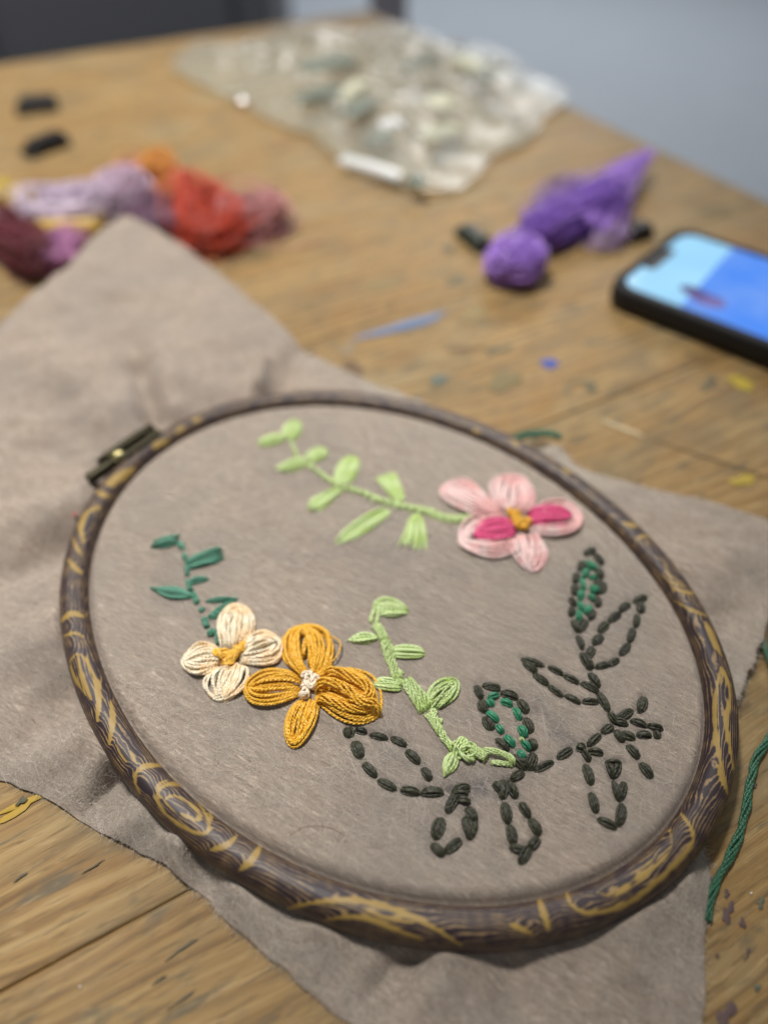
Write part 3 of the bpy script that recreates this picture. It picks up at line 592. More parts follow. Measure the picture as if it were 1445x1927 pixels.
def satin(p, q, w, mat, parent, shape='lens', r=.00036, h=.0011, name='leaf', bow=0.0, extra=.5, jag=.0, label=None):
    a, b = at(p, ZF), at(q, ZF); la = lateral(a, b); half = w*.5*pxscale(p)*1.1; m = 14; t = np.linspace(0, 1, m); P = []
    n = max(3, int(half*2/(r*1.75)))
    for lay in range(2):
        nn_ = n if lay == 0 else max(2, int(n*extra))
        for k in range(nn_):
            o = (k-(nn_-1)/2)/max(1, (nn_-1)/2)
            if lay: o = o*.7+rng.normal(0, .08)
            if shape == 'lens': pr = .16+.84*np.sin(np.pi*np.clip(t*1.02, 0, 1))**.8; e0, e1 = .05*abs(o), .12*abs(o)
            elif shape == 'fan': pr = .28+.72*t**.7; e0, e1 = 0, rng.random()*jag+.05*abs(o)
            else: pr = .55+.45*np.sin(np.pi*t)**.5; e0, e1 = .03*rng.random(), jag*rng.random()+.08*abs(o)**2
            tt = e0+(1-e0-e1)*t
            z = -.0002+r+(h*(1-.45*o*o)+lay*.00035)*np.sin(np.pi*(.06+.90*t))**.55+rng.normal(0, .0002)
            lat = o*(half-r)*pr+bow*half*np.sin(np.pi*t)+wiggle(m, .00007)
            P.append(a+(b-a)*tt[:, None]+la*lat[:, None]+np.array([0, 0, 1])*z[:, None])
    o = thread_mesh(name, [tubes(P, r, 6, .6)], mat, parent)
    if label: o['label'] = label
    return o
def rope(pts, w, mat, parent, name='stem', r=.00036, zlift=.0006, tw=1.5, n=None, arch=True):
    m = 26; C_ = ats(smooth_path(pts, m), ZF); T_ = np.gradient(C_, axis=0); T_ /= np.linalg.norm(T_, axis=1, keepdims=True); la = np.column_stack([-T_[:, 1], T_[:, 0], 0*T_[:, 0]])
    half = w*.5*pxscale(pts[0]); n = n or max(3, int(half*2/(r*1.2))+1); t = np.linspace(0, 1, m); P = []
    end = np.clip(np.minimum(t, 1-t)/.10, 0, 1)**.6 if arch else np.ones(m)
    for k in range(n):
        g_ = 2*np.pi*(k/n+tw*t*.5); rad_ = max(0, half-r)*(.75+.25*rng.random())
        P.append(C_+la*(rad_*np.cos(g_))[:, None]+np.array([0, 0, 1])*((zlift+.55*rad_*(1+np.sin(g_)))*end-.0003*(1-end))[:, None])
    return thread_mesh(name, [twisted(P, r)], mat, parent)
def knot(p, rp, mat, parent, name='knot', r=.0004, n=7, hz=.8, z0=0.0):
    c = at(p, ZF); R_ = rp*pxscale(p); P = []; m = 30
    for k in range(n):
        g_ = np.linspace(0, 2*np.pi, m, endpoint=False); tilt = rng.uniform(.5, 1.5)*rng.choice((-1, 1)); az = rng.random()*6.3; q_ = max(r*1.2, R_*rng.uniform(.45, 1)-r)
        x, y, z = q_*np.cos(g_), q_*np.sin(g_)*math.cos(tilt)+R_*.25*rng.normal(), q_*np.sin(g_)*math.sin(tilt)*hz
        P.append(np.column_stack([c[0]+x*math.cos(az)-y*math.sin(az), c[1]+x*math.sin(az)+y*math.cos(az), ZF+z0+R_*hz*.55+z]))
    return thread_mesh(name, [tubes(P, r, 6, 1, closed=True)], mat, parent)
def part(name, p, label):
    c = at(p, ZF); o = empty(name, c, felt); o['label'] = label; return o
def Lp(c, *pts): return [c(*p) for p in pts]

# gold flower
fl = part('flower', S1(960, 905), 'golden yellow four-petalled flower with a cream centre')
petal(Lp(S1, (925,855),(835,790),(808,690),(835,610),(950,578),(1065,605),(1095,710),(1055,800),(1000,860)), GOLD, fl, smin=.22, layers=((1, 0), (.95, .0006), (.8, .0011)), dome=.0014)
rope(Lp(S1, (975,590),(955,640),(935,700),(930,760)), 30/2.89, GOLD, fl, 'petal_thread', zlift=.0022); rope(Lp(S1, (985,640),(965,730),(970,800)), 34/2.89, GOLD, fl, 'petal_thread', zlift=.002)
petal(Lp(S1, (915,860),(830,822),(720,830),(635,880),(600,932),(640,1010),(740,1020),(840,1000),(915,960)), GOLD, fl, smin=.40, layers=((1, 0), (.92, .0006)), dome=.0016, tipz=.0005)
rope(Lp(S1, (905,912),(800,905),(700,915),(640,930),(690,960),(800,965),(905,945)), 34/2.89, GOLD, fl, 'petal_thread', zlift=.0012)
petal(Lp(S1, (900,985),(835,1060),(815,1160),(868,1250),(945,1215),(1005,1100),(1012,990)), GOLD, fl, smin=.16, layers=((1, 0), (.85, .0006)), dome=.0014)
petal(Lp(S1, (1010,870),(1090,810),(1190,815),(1300,860),(1345,980),(1335,1070),(1250,1112),(1130,1085),(990,985)), GOLD, fl, smin=.10, layers=((1, 0), (.9, .0005)), dome=.0010)
rope(Lp(S1, (1030,870),(1110,845),(1200,890),(1280,930),(1290,1000),(1220,1010),(1160,975)), 66/2.89, GOLD, fl, 'petal_thread', zlift=.0030, tw=2, n=6)
rope(Lp(S1, (985,930),(1080,910),(1180,960),(1240,1040),(1320,1030),(1328,1080)), 62/2.89, GOLD, fl, 'petal_thread', zlift=.0038, tw=2, n=5)
rope(Lp(S1, (1000,985),(1100,1020),(1200,1060),(1290,1050)), 60/2.89, GOLD, fl, 'petal_thread', zlift=.0026, tw=2, n=5)
rope(Lp(S1, (1000,860),(1060,830),(1070,790),(1050,740)), 50/2.89, GOLD, fl, 'petal_thread', zlift=.0014)
# stray loop of one strand
Cc = ats(smooth_path(Lp(S1, (1070,650),(1110,662),(1133,690),(1128,730),(1105,770),(1078,795)), 24), ZF); Cc[:, 2] += .0022
thread_mesh('loose_loop', [tubes([Cc], .00024, 6, 1)], GOLD, fl)
fc = part('flower_centre', S1(960, 905), 'cream knotted centre of the golden flower')
for k, (x, y, r_) in enumerate([(950,870,42),(985,885,40),(940,915,38),(935,950,36),(975,905,38)]): knot(S1(x, y), r_/2.89, IVORY, fc, z0=.0010, hz=.7)
# cream flower
fl = part('flower', S1(535, 745), 'cream four-petalled flower with a yellow knotted centre')
petal(Lp(S1, (490,700),(455,600),(458,530),(505,478),(570,455),(640,485),(680,560),(655,640),(600,700)), CREAM, fl, smin=.05, layers=((1, 0), (.9, .0006), (.6, .0010)), dome=.0014, r=.00040)
petal(Lp(S1, (610,715),(660,625),(730,598),(800,650),(812,715),(785,790),(690,810),(590,770)), CREAM, fl, smin=.08, layers=((1, 0), (.85, .0006)), dome=.0014)
petal(Lp(S1, (520,805),(430,835),(395,900),(430,965),(490,995),(560,960),(620,890),(628,820),(575,795)), CREAM, fl, smin=.12, layers=((1, 0), (.9, .0006)), dome=.0014)
petal(Lp(S1, (470,705),(410,660),(320,700),(268,780),(300,840),(390,858),(470,800)), CREAM, fl, smin=.14, layers=((1, 0), (.85, .0006)), dome=.0014)
fc = part('flower_centre', S1(535, 745), 'yellow knotted centre of the cream flower')
for x, y, r_ in [(470,732,34),(505,745,38),(545,755,40),(580,720,38),(605,700,30),(525,785,36),(560,740,34)]: knot(S1(x, y), r_/2.89, GOLD2, fc, z0=.0010, hz=.75, n=6)
rope(Lp(S1, (450,730),(500,760),(560,730),(625,690)), 36/2.89, GOLD2, fc, 'knot', zlift=.0020, tw=3); rope(Lp(S1, (490,800),(540,770),(590,730)), 36/2.89, GOLD2, fc, 'knot', zlift=.0022, tw=3)
# pink flower
fl = part('flower', S2(1130, 470), 'pale pink five-petalled flower with two hot pink inner petals')
petal(Lp(S2, (1065,435),(990,370),(925,302),(860,300),(800,335),(812,382),(900,430),(1000,462)), PINK, fl, smin=.05, layers=((1, 0), (.9, .0006), (.6, .0010)), dome=.0012)
petal(Lp(S2, (1080,425),(1015,380),(1003,315),(1070,283),(1150,284),(1195,350),(1195,405),(1140,430)), PINK, fl, smin=.05, layers=((1, 0), (.9, .0007)), dome=.0014)
petal(Lp(S2, (1175,435),(1240,392),(1330,390),(1392,448),(1375,508),(1290,530),(1180,512)), PINK, fl, smin=.30, layers=((1, 0), (1, .0006)), dome=.0010)
petal(Lp(S2, (1090,465),(1000,452),(920,470),(880,530),(885,575),(940,600),(1010,618),(1105,600),(1110,540)), PINK, fl, smin=.30, layers=((1, 0), (1, .0006)), dome=.0010)
petal(Lp(S2, (1125,520),(1102,590),(1135,660),(1200,690),(1240,640),(1248,590),(1205,525)), PINK, fl, smin=.05, layers=((1, 0), (.85, .0006)), dome=.0016)
petal(Lp(S2, (1165,440),(1230,415),(1310,420),(1350,455),(1320,490),(1240,497),(1175,490)), HOT, fl, smin=.05, layers=((1, 0), (.8, .0005)), dome=.0010, zbase=.0012, name='inner_petal', label='hot pink inner petal on the right')
petal(Lp(S2, (1105,480),(1040,468),(970,480),(938,520),(965,552),(1060,562),(1115,530)), HOT, fl, smin=.05, layers=((1, 0), (.8, .0005)), dome=.0010, zbase=.0012, name='inner_petal', label='hot pink inner petal on the left')
fc = part('flower_centre', S2(1130, 470), 'golden knots at the centre of the pink flower')
for x, y, r_ in [(1092,440,22),(1120,448,24),(1105,470,23),(1135,482,24),(1162,478,22),(1150,500,22),(1120,490,22)]: knot(S2(x, y), r_/2.189, GOLD, fc, z0=.0014, hz=.75, n=6, r=.00034)
# lime sprig beside the pink flower
sp = part('leaf_sprig', S2(545, 380), 'light green sprig with twisted stem running to the pink flower')
for a, b, w, sh, jg in [((160,118),(52,150),52,'round',.12),((180,130),(210,48),62,'round',.06),((255,215),(120,262),56,'round',.25),((262,215),(340,168),56,'round',.05),((400,312),(448,195),72,'round',.05),((395,335),(252,425),68,'fan',.25),((645,385),(575,268),76,'fan',.12),((592,415),(372,562),60,'round',.12),((712,440),(692,588),88,'fan',.22)]:
    satin(S2(*a), S2(*b), w*1.22/2.189, LIME, sp, sh, jag=jg)
rope(Lp(S2, (188,130),(205,170),(220,205)), 8, LIME, sp, 'stem'); rope(Lp(S2, (215,200),(250,228),(272,240)), 9, LIME, sp, 'stem')
chain = smooth_path(Lp(S2, (270,238),(330,285),(400,330),(480,345),(545,378),(620,398),(700,415),(770,430),(830,460),(935,455)), 46)
for k in range(45):
    p = chain[k]; q = chain[min(45, k+1)]; d = (q-p)/np.linalg.norm(q-p); nrm = np.array([-d[1], d[0]]); s_ = 1 if k % 2 else -1; wd = (3.2+5.0*k/45)*rng.uniform(.8, 1.25)
    stitch(tuple(p-d*2.0+nrm*s_*wd*1.0), tuple(q+d*2.0-nrm*s_*wd*.9), 6.5+4*k/45, LIME, sp, 'stem_stitch', h=.0015, n=3, r=.00036)
# lime sprig with bare stem in the middle
sp = part('leaf_sprig', Z4(560, 700), 'light green sprig with broad leaves between gold flower and dark outlines')
rope(Lp(Z4, (318,190),(330,140),(400,112),(480,135),(560,205)), 44/3.8, LIME, sp, 'leaf_edge', zlift=.0010)
satin(Z4(318,165), Z4(565,212), 120/3.8, LIME, sp, 'lens', bow=.05)
satin(Z4(358,232), Z4(555,218), 48/3.8, LIME, sp, 'lens')
rope(Lp(Z4, (330,165),(305,230),(292,285)), 34/3.8, LIME, sp, 'stem'); rope(Lp(Z4, (348,190),(345,250),(332,295)), 32/3.8, LIME, sp, 'stem'); knot(Z4(358,300), 16/3.8, LIME, sp, n=3)
for pts, w in [(((318,300),(360,345),(398,420)), 62), (((375,385),(400,430),(395,480)), 48), (((395,420),(425,500),(440,560)), 72), (((418,520),(460,610),(495,705)), 60), (((440,640),(470,660),(515,740)), 44), (((525,685),(590,800),(670,930)), 58), (((545,680),(640,780),(722,895)), 60), (((700,930),(750,1010),(800,1080)), 62), (((735,900),(752,950),(760,1000)), 44), (((775,1040),(830,1130),(890,1195)), 52)]:
    rope([Z4(*p) for p in pts], w*1.25/3.8, LIME, sp, 'stem', zlift=.0007)
knot(Z4(515,638), 22/3.8, LIME, sp, n=3); knot(Z4(790,985), 26/3.8, LIME, sp, n=4)
satin(Z4(352,390), Z4(122,412), 96/3.8, LIME, sp, 'lens', bow=-.15); satin(Z4(440,490), Z4(690,500), 110/3.8, LIME, sp, 'round', jag=.05); satin(Z4(515,735), Z4(300,712), 110/3.8, LIME, sp, 'round', jag=.08)
petal(Lp(Z4, (690,880),(700,770),(800,700),(915,690),(925,760),(880,830),(770,900)), LIME, sp, smin=.10, layers=((1, 0), (.8, .0005)), dome=.0010, r=.00036, name='leaf')
satin(Z4(905,1200), Z4(815,1390), 100/3.8, LIME, sp, 'lens')
for x, y, r_ in [(920,1185,74),(975,1165,80),(990,1220,78),(945,1135,56),(930,1230,50),(1030,1200,56)]: knot(Z4(x, y), r_/3.8, LIME, sp, n=5, hz=.65, r=.00034)
rope(Lp(Z4, (1010,1180),(1060,1225),(1120,1260)), 80/3.8, LIME, sp, 'stem', zlift=.0010); rope(Lp(Z4, (1085,1205),(1200,1220),(1290,1255),(1312,1310)), 58/3.8, LIME, sp, 'stem', zlift=.0014); rope(Lp(Z4, (1150,1285),(1230,1290),(1310,1300)), 46/3.8, LIME, sp, 'stem')
# emerald sprig above the cream flower
sp = part('leaf_sprig', S1(330, 380), 'emerald green leaf sprig behind the cream flower')
satin(S1(258,88), S1(112,128), 34/2.89, EMER, sp, 'lens'); satin(S1(255,120), S1(98,150), 48/2.89, EMER, sp, 'lens'); satin(S1(250,118), S1(278,165), 34/2.89, EMER, sp, 'lens')
satin(S1(278,180), S1(290,228), 28/2.89, EMER, sp, 'lens')
for a, b in [((285,235),(480,150)),((285,245),(488,168)),((290,258),(495,190)),((295,262),(500,212)),((300,266),(470,228))]: satin(S1(*a), S1(*b), 24/2.89, EMER, sp, 'round', h=.0013, extra=.4)
rope(Lp(S1, (292,250),(296,275),(300,305)), 30/2.89, EMER, sp, 'stem')
satin(S1(300,345), S1(418,322), 46/2.89, EMER, sp, 'lens', bow=.25); rope(Lp(S1, (298,330),(308,360),(318,388)), 36/2.89, EMER, sp, 'stem')
satin(S1(335,420), S1(98,374), 78/2.89, EMER, sp, 'lens'); rope(Lp(S1, (325,395),(340,425),(352,458)), 36/2.89, EMER, sp, 'stem')
knot(S1(376,490), 20/2.89, EMER, sp, n=4); satin(S1(398,445), S1(575,430), 32/2.89, EMER, sp, 'lens'); satin(S1(410,535), S1(565,438), 44/2.89, EMER, sp, 'lens'); satin(S1(420,540), S1(490,490), 40/2.89, EMER, sp, 'lens')
rope(Lp(S1, (388,535),(398,560),(405,588)), 40/2.89, EMER, sp, 'stem'); knot(S1(428,616), 30/2.89, EMER, sp, n=5); rope(Lp(S1, (455,600),(462,640),(468,680)), 36/2.89, EMER, sp, 'stem')
# running-stitch leaves
for grp, label, p in [(D_NARROW, 'narrow upright leaf outlined in dark green stitches, filled with emerald', Z1(850, 350)), (D_RIGHT, 'empty pointed leaf outlined in dark green stitches at the upper right', Z1(1100, 640)), (D_LEFTLEAF, 'slim leaf outlined in dark green stitches pointing left', Z1(650, 980)), (D_FAR, 'small dark green stitched leaf nearest the right rim', Z2(1200, 300)), (D_PAIR, 'long drooping leaf in dark green stitches at the lower right', Z2(980, 750)), (D_OVAL, 'rounded leaf outlined in dark green with an emerald inner row', Z2(260, 300)), (D_BOTTOM, 'small drooping dark green stitched leaf at the bottom', Z2(380, 1000)), (D_BIG, 'wide open leaf outlined in dark green stitches below the gold flower', Z3(380, 380)), (D_LOWLEFT, 'small dark green stitched leaf left of the bottom one', Z3(820, 800))]:
    pr = part('leaf_outline', p, label)
    for a, b, w in grp: stitch(a, b, w, DARK, pr)
    if grp is D_NARROW:
        for a, b, w in G_NARROW: stitch(a, b, w, EMER2, pr, 'emerald_stitch', r=.00032, h=.0010)
    if grp is D_OVAL:
        for a, b, w in G_OVAL: stitch(a, b, w, EMER2, pr, 'emerald_stitch', r=.00032, h=.0010)
        stitch(Z2(380,420), Z2(386,445), 28/3.75, LIME, pr, 'stitch', h=.001)

# ------------------------------------------------------------------ things lying about on the table
def bundle(name, pts, w, n, mat, label, cat, r=.00042, z=.001, jitter=1.0, zs=None):
    m = 160; C_ = ats(smooth_path(pts, m), z); T_ = np.gradient(C_, axis=0); T_ /= np.linalg.norm(T_, axis=1, keepdims=True); la = np.column_stack([-T_[:, 1], T_[:, 0], 0*T_[:, 0]])
    if zs is not None: C_[:, 2] = np.interp(np.linspace(0, 1, m), np.linspace(0, 1, len(zs)), zs)
    P = []
    for k in range(n):
        g_ = 2*np.pi*(k/n)+np.linspace(0, 34, m); P.append(C_+la*(w*np.cos(g_)+wiggle(m, .0002*jitter))[:, None]+np.array([0, 0, 1])*(w*.6*(1+np.sin(g_)))[:, None])
    o = thread_mesh(name, [tubes(P, r, 6, .8)], mat); tag(o, label, cat); return o
GT = thread_mat('loose_green_thread', (44, 104, 74), var=.4)
bundle('loose_thread', [(1432,1196),(1440,1225),(1452,1262),(1480,1300),(1475,1350),(1445,1392),(1420,1430),(1410,1480),(1396,1560),(1372,1615),(1343,1665),(1333,1700),(1331,1735)], .0007, 5, GT, 'loose strand of green floss trailing beside the hoop at the right', 'thread')
bundle('thread_tail', [(960,842),(1000,836),(1032,833),(1052,840)], .0013, 5, GT, 'short green floss tail peeking out behind the top of the hoop', 'thread', zs=[.004, .006, .0055, .005])
o = thread_mesh('lint', [tubes([np.array([at((140+3*math.cos(k*2.1), 968+2*math.sin(k*1.3)), .0105+.0004*math.sin(k)) for k in range(10)]) for _ in range(1)], .0003, 5, .8)], skein_mat('red_lint', (206, 60, 50))); tag(o, 'tiny red scrap of lint on the felt left of the hoop', 'lint')
for pts, z_, lb in [([(545,1572),(575,1553),(620,1556),(652,1575)], ZF+.0004, 'fine red-brown hair lying on the felt inside the hoop'), ([(495,1748),(535,1772),(580,1774),(612,1760)], .0085, 'fine red-brown hair on the loose felt below the hoop')]:
    C_ = ats(smooth_path(pts, 24), z_); o = thread_mesh('hair', [tubes([C_], .00005, 4, .6)], flat_mat('hair', (120, 62, 48), .4)); tag(o, lb, 'hair')

def skein(name, pa, pb, w, n, mat, label, hgt=.010, r=.0005, seed=0, wav=.003, loft=0.0, pinch=None, tap=0.0, group='skeins of embroidery floss', band=None):
    """a hank of floss: closed loops running from pa to pb (photo pixels on the table)"""
    n = int(n*.7); rs = np.random.default_rng(seed); a, b = at(pa, .004), at(pb, .004); d = b-a; L = np.linalg.norm(d); d /= L; la = np.array([-d[1], d[0], 0]); m = 44; g_ = np.linspace(0, 2*np.pi, m, endpoint=False); P = []
    for k in range(n):
        s = rs.random()**.6; al = .5*L*(1+.16*rs.normal())*np.sign(np.cos(g_))*np.abs(np.cos(g_))**.7
        lt = w*s*np.sin(g_)*(1 if pinch is None else (pinch+(1-pinch)*np.clip(np.abs(al)/(L*.35), 0, 1)))
        lt = lt*(1+tap*(al/L))+wav*rs.normal(.8, .5)*np.sin(al/L*5+rs.random()*2.2)+.0018*rs.random()*np.sin(3*g_+rs.random()*6)
        z = hgt*(.08+.84*rs.random()*np.sqrt(np.clip(1-(s*np.sin(g_))**2*.8, 0, 1)))+loft*(al/L+.5)+hgt*.16*np.sin(2*g_+rs.random()*6)
        P.append((a+b)/2*np.array([1, 1, 0])+d*al[:, None]+la*lt[:, None]+np.array([0, 0, 1])*np.maximum(z, .0006)[:, None])
    for k in range(max(4, n//9)):          # loose ends and stray loops
        u = np.linspace(0, 1, m); c0 = (a+b)/2+d*L*rs.uniform(-.5, .5); g0 = rs.random()*6.3; R_ = w*rs.uniform(.7, 1.5); q_ = g0+u*rs.uniform(2.2, 5.2)
        P.append(np.column_stack([c0[0]+R_*np.cos(q_)*(.6+.6*u), c0[1]+R_*np.sin(q_), np.maximum(.0008, hgt*(.1+1.0*rs.random()*np.sin(np.pi*u)))]))
    t = empty(name, (*((a+b)/2)[:2], 0)); tag(t, label, 'thread skein', group)
    thread_mesh('floss', [tubes(P[:n], r, 5, 1, closed=True), tubes(P[n:], r, 5, 1)], mat, t)
    if band:
        tt, bw_, c = band; ce = a+(b-a)*tt; hh = w*1.05; V = []
        for e in (-bw_/2, bw_/2):
            for k in range(16): V.append(ce*np.array([1, 1, 0])+d*e+la*(hh*math.cos(k*math.pi/8))+np.array([0, 0, 1])*(hgt*.55+hgt*.6*math.sin(k*math.pi/8)))
        mesh('paper_band', V, [(k, (k+1) % 16, 16+(k+1) % 16, 16+k) for k in range(16)], flat_mat('paper_band', c, .6), t)
    return t
skein('floss_skein', (-20, 375), (70, 398), .014, 60, skein_mat('yellow_floss', (234, 206, 70)), 'yellow floss skein at the left edge of the pile', seed=1, hgt=.016)
skein('floss_skein', (-25, 412), (72, 505), .013, 90, skein_mat('maroon_floss', (112, 30, 46)), 'maroon floss skein lying below the yellow one', seed=2, hgt=.018)
skein('floss_skein', (62, 402), (205, 392), .020, 80, skein_mat('lilac_grey_floss', (226, 208, 230)), 'pale lilac floss skein with a white and gold band beside the maroon one', seed=3, hgt=.020, band=None)
v, q = box((*at((125, 425), .0)[:2], .001), .050, .008, .013, rot=.12, bev=.0035); o = mesh('paper_band', v, q, flat_mat('white_label', (238, 226, 236), .5)); tag(o, 'white paper label lying against the pale lilac skein', 'paper label')
v, q = box((*at((135, 448), .0)[:2], .001), .044, .008, .010, rot=.08, bev=.0035); o = mesh('paper_band', v, q, flat_mat('gold_label', (214, 180, 92), .4)); tag(o, 'golden yellow paper band lying below the white label', 'paper label')
skein('floss_skein', (92, 500), (125, 452), .010, 50, skein_mat('orchid_floss', (200, 134, 184)), 'orchid pink floss skein between maroon skein and felt corner', seed=4, hgt=.012)
skein('floss_skein', (195, 388), (268, 362), .018, 70, skein_mat('lavender_floss', (226, 200, 222)), 'lavender floss skein just behind the felt corner', seed=5, hgt=.020)
skein('floss_skein', (225, 345), (262, 318), .012, 40, skein_mat('salmon_floss', (214, 140, 112)), 'salmon floss skein at the back of the pile', seed=6, hgt=.012)
skein('floss_skein', (275, 352), (318, 322), .015, 60, skein_mat('orange_floss', (236, 162, 58)), 'light orange floss skein at the back of the pile', seed=7, hgt=.018)
skein('floss_skein', (312, 350), (345, 382), .011, 50, skein_mat('tangerine_floss', (224, 136, 62)), 'tangerine floss skein touching the red-orange one', seed=8, hgt=.014)
skein('floss_skein', (262, 372), (330, 425), .017, 70, skein_mat('plum_floss', (140, 104, 130)), 'dusky plum floss skein half hidden by the felt corner', seed=9, hgt=.012)
skein('floss_skein', (358, 368), (415, 462), .017, 110, skein_mat('red_orange_floss', (214, 72, 38)), 'bright red-orange floss skein right of the felt corner', seed=10, hgt=.022, wav=.003, tap=1.1)
skein('floss_skein', (430, 410), (528, 418), .020, 90, skein_mat('dusty_pink_floss', (206, 142, 142)), 'dusty pink floss skein at the right end of the pile', seed=11, hgt=.018)
LIL = skein_mat('violet_floss', (184, 138, 238)); LIL2 = skein_mat('deep_violet_floss', (152, 106, 214))
sk_ = skein('floss_skein', (985, 458), (1150, 388), .0135, 120, LIL2, 'vivid violet floss skein with a rounded looped end by the phone', seed=12, hgt=.020, wav=.003, pinch=.8, loft=.002)
P = []; c = at((970, 490), .009)
for k in range(90):
    g_ = np.linspace(0, 2*np.pi, 34, endpoint=False); a1, a2 = rng.normal(0, .5), rng.random()*6.3; R_ = .0150*rng.uniform(.6, 1.05)
    x, y, z = R_*np.cos(g_), R_*np.sin(g_)*math.cos(a1)+.002*np.sin(3*g_+a2), R_*.62*np.sin(g_)*math.sin(a1)*1.5
    P.append(np.column_stack([c[0]+x*math.cos(a2)-y*math.sin(a2), c[1]+x*math.sin(a2)+y*math.cos(a2), np.maximum(.0095+z, .0008)]))
thread_mesh('loop_end', [tubes(P, .0006, 5, 1, closed=True)], LIL, sk_)
a, b = at((1090, 425), .004), at((1200, 322), .004); d = b-a; L = np.linalg.norm(d); d /= L; la = np.array([-d[1], d[0], 0]); P = []
for k in range(80):
    u = np.linspace(-.1, 1+rng.normal(0, .06), 30); sp_ = rng.normal(0, 1)*.0075; q0 = rng.random()*6
    P.append(a+d*(L*u)[:, None]+la*(sp_*(1.25-.95*u)+.003*np.sin(3.2*u+.6)+.0012*np.sin(5*u+q0))[:, None]+np.array([0, 0, 1])*(-.003+.013*rng.random()*(1-.6*u)+.010*u+.001*np.sin(4*u+q0))[:, None])
P = [np.column_stack([p[:, :2], np.maximum(p[:, 2], .0008)]) for p in P]
thread_mesh('tail', [tubes(P, .0006, 5, .8)], LIL, sk_)
skein('floss_skein', (1020, 385), (1090, 335), .012, 26, skein_mat('faded_violet_floss', (168, 138, 166)), 'thin faded mauve strands behind the violet skein', seed=13, hgt=.008)
skein('floss_skein', (1120, 452), (1190, 428), .007, 26, skein_mat('pale_violet_floss', (186, 160, 190)), 'pale mauve strand end beside the dark label near the phone', seed=14, hgt=.008)
BLK = flat_mat('black_plastic', (26, 25, 27), .5, .3)
def peg(name, pa, pb, w, h_, mat, label, cat, group=None):
    a, b = at(pa, h_/2), at(pb, h_/2); d = b-a; L = np.linalg.norm(d); ro = math.atan2(d[1], d[0]); c = (a+b)/2
    t = empty(name, (c[0], c[1], 0)); tag(t, label, cat, group)
    v, q = box((c[0], c[1], 0), L, w, h_*.55, ro, .0012); mesh('lower_jaw', v, q, mat, t, smooth=False)
    v, q = box((c[0]+d[0]/L*L*.06, c[1]+d[1]/L*L*.06, h_*.56), L*.84, w*.85, h_*.44, ro, .0014); mesh('upper_jaw', v, q, mat, t, smooth=False)
    return t
peg('clip', (28, 198), (108, 190), .014, .010, BLK, 'small black clip at far left, farther from the felt', 'clip', 'small black clips'); peg('clip', (45, 283), (122, 256), .013, .009, BLK, 'small black clip at far left, nearer the floss pile', 'clip', 'small black clips')
DG = flat_mat('dark_green_plastic', (44, 52, 44), .5)
peg('clip', (868, 425), (912, 462), .010, .008, DG, 'dark green clip at the left end of the violet skein', 'clip'); peg('clip', (1178, 440), (1222, 428), .011, .008, BLK, 'black clip between the violet skein and the phone', 'clip')

# phone
ph = empty('phone', (*at((1400, 560), 0)[:2], 0)); tag(ph, 'smartphone in a black case with its blue screen lit', 'phone')
ZP = .0115
sLL, sUL, sLR = at((1167, 533), ZP), at((1268, 430), ZP), at((1445, 638), ZP)
ex = sLR-sLL; ex = ex/np.linalg.norm(ex); ey = np.array([-ex[1], ex[0], 0]); SW = float((sUL-sLL)@ey); SL = SW*2.06; org = sLL
def rrect(x0, y0, x1, y1, r_, n=8):
    P = []
    for (cx0, cy0, a0) in ((x1-r_, y0+r_, -90), (x1-r_, y1-r_, 0), (x0+r_, y1-r_, 90), (x0+r_, y0+r_, 180)):
        for k in range(n+1): a = math.radians(a0+90*k/n); P.append((cx0+r_*math.cos(a), cy0+r_*math.sin(a)))
    return np.array(P)
def W3(P, z): P = np.asarray(P); return org*np.array([1, 1, 0])+P[:, :1]*ex+P[:, 1:2]*ey+np.array([0, 0, 1])*z
def stack(name, levels, mat, parent, cap=True, smooth=True):
    V = np.vstack(levels); n = len(levels[0]); m = len(levels)
    Q = [(i*n+j, i*n+(j+1) % n, (i+1)*n+(j+1) % n, (i+1)*n+j) for i in range(m-1) for j in range(n)]
    if cap:
        for base in ((m-1)*n,):
            Q += [(base+j, base+j+1, base+n-2-j, base+n-1-j) for j in range(n//2-1)]
    return mesh(name, V, Q, mat, parent, smooth=smooth)
bz = .0035; cr = .0085
stack('case', [W3(rrect(-bz-.002+i_, -bz-.002+i_, SL+bz+.002-i_, SW+bz+.002-i_, cr+.003-i_*.5), z) for i_, z in ((.0016, .0004), (.0003, .002), (0, .005), (.0002, .0095), (.0010, .0118), (.0022, .0122), (.0030, .0113))], flat_mat('black_case', (20, 20, 22), .55, .4), ph)
def emit(name, c1, c2, k, scale=30):
    M = NT(name); n_ = M.noise(M.coord(), scale, 2); col = M.mix(M.mapr(n_, .35, .65), lin(c1), lin(c2))
    M.set(Base_Color=(.01, .01, .012, 1), Roughness=.12, Emission_Color=col, Emission_Strength=k); return M.m
sb = rrect(0, 0, SL, SW, cr)
def clip_poly(P, f):                       # keep the part of polygon P where f >= 0
    out = []
    for a, b in zip(P, np.roll(P, -1, 0)):
        fa, fb = f(a), f(b)
        if fa >= 0: out.append(a)
        if fa*fb < 0: out.append(a+(b-a)*fa/(fa-fb))
    return np.array(out)
loc = lambda p: np.array([(at(p, ZP)-org)@ex, (at(p, ZP)-org)@ey])
e0, e1 = loc((1282, 574)), loc((1376, 469)); nrm = np.array([(e1-e0)[1], -(e1-e0)[0]]); nrm /= np.linalg.norm(nrm); nrm *= np.sign(nrm[0])
def ngon(name, P, z, mat, parent):
    c = P.mean(0); n = len(P); V = np.vstack([W3(P, z), W3(c[None], z)]); return mesh(name, V, [(j, (j+1) % n, n) for j in range(n)], mat, parent, smooth=False)
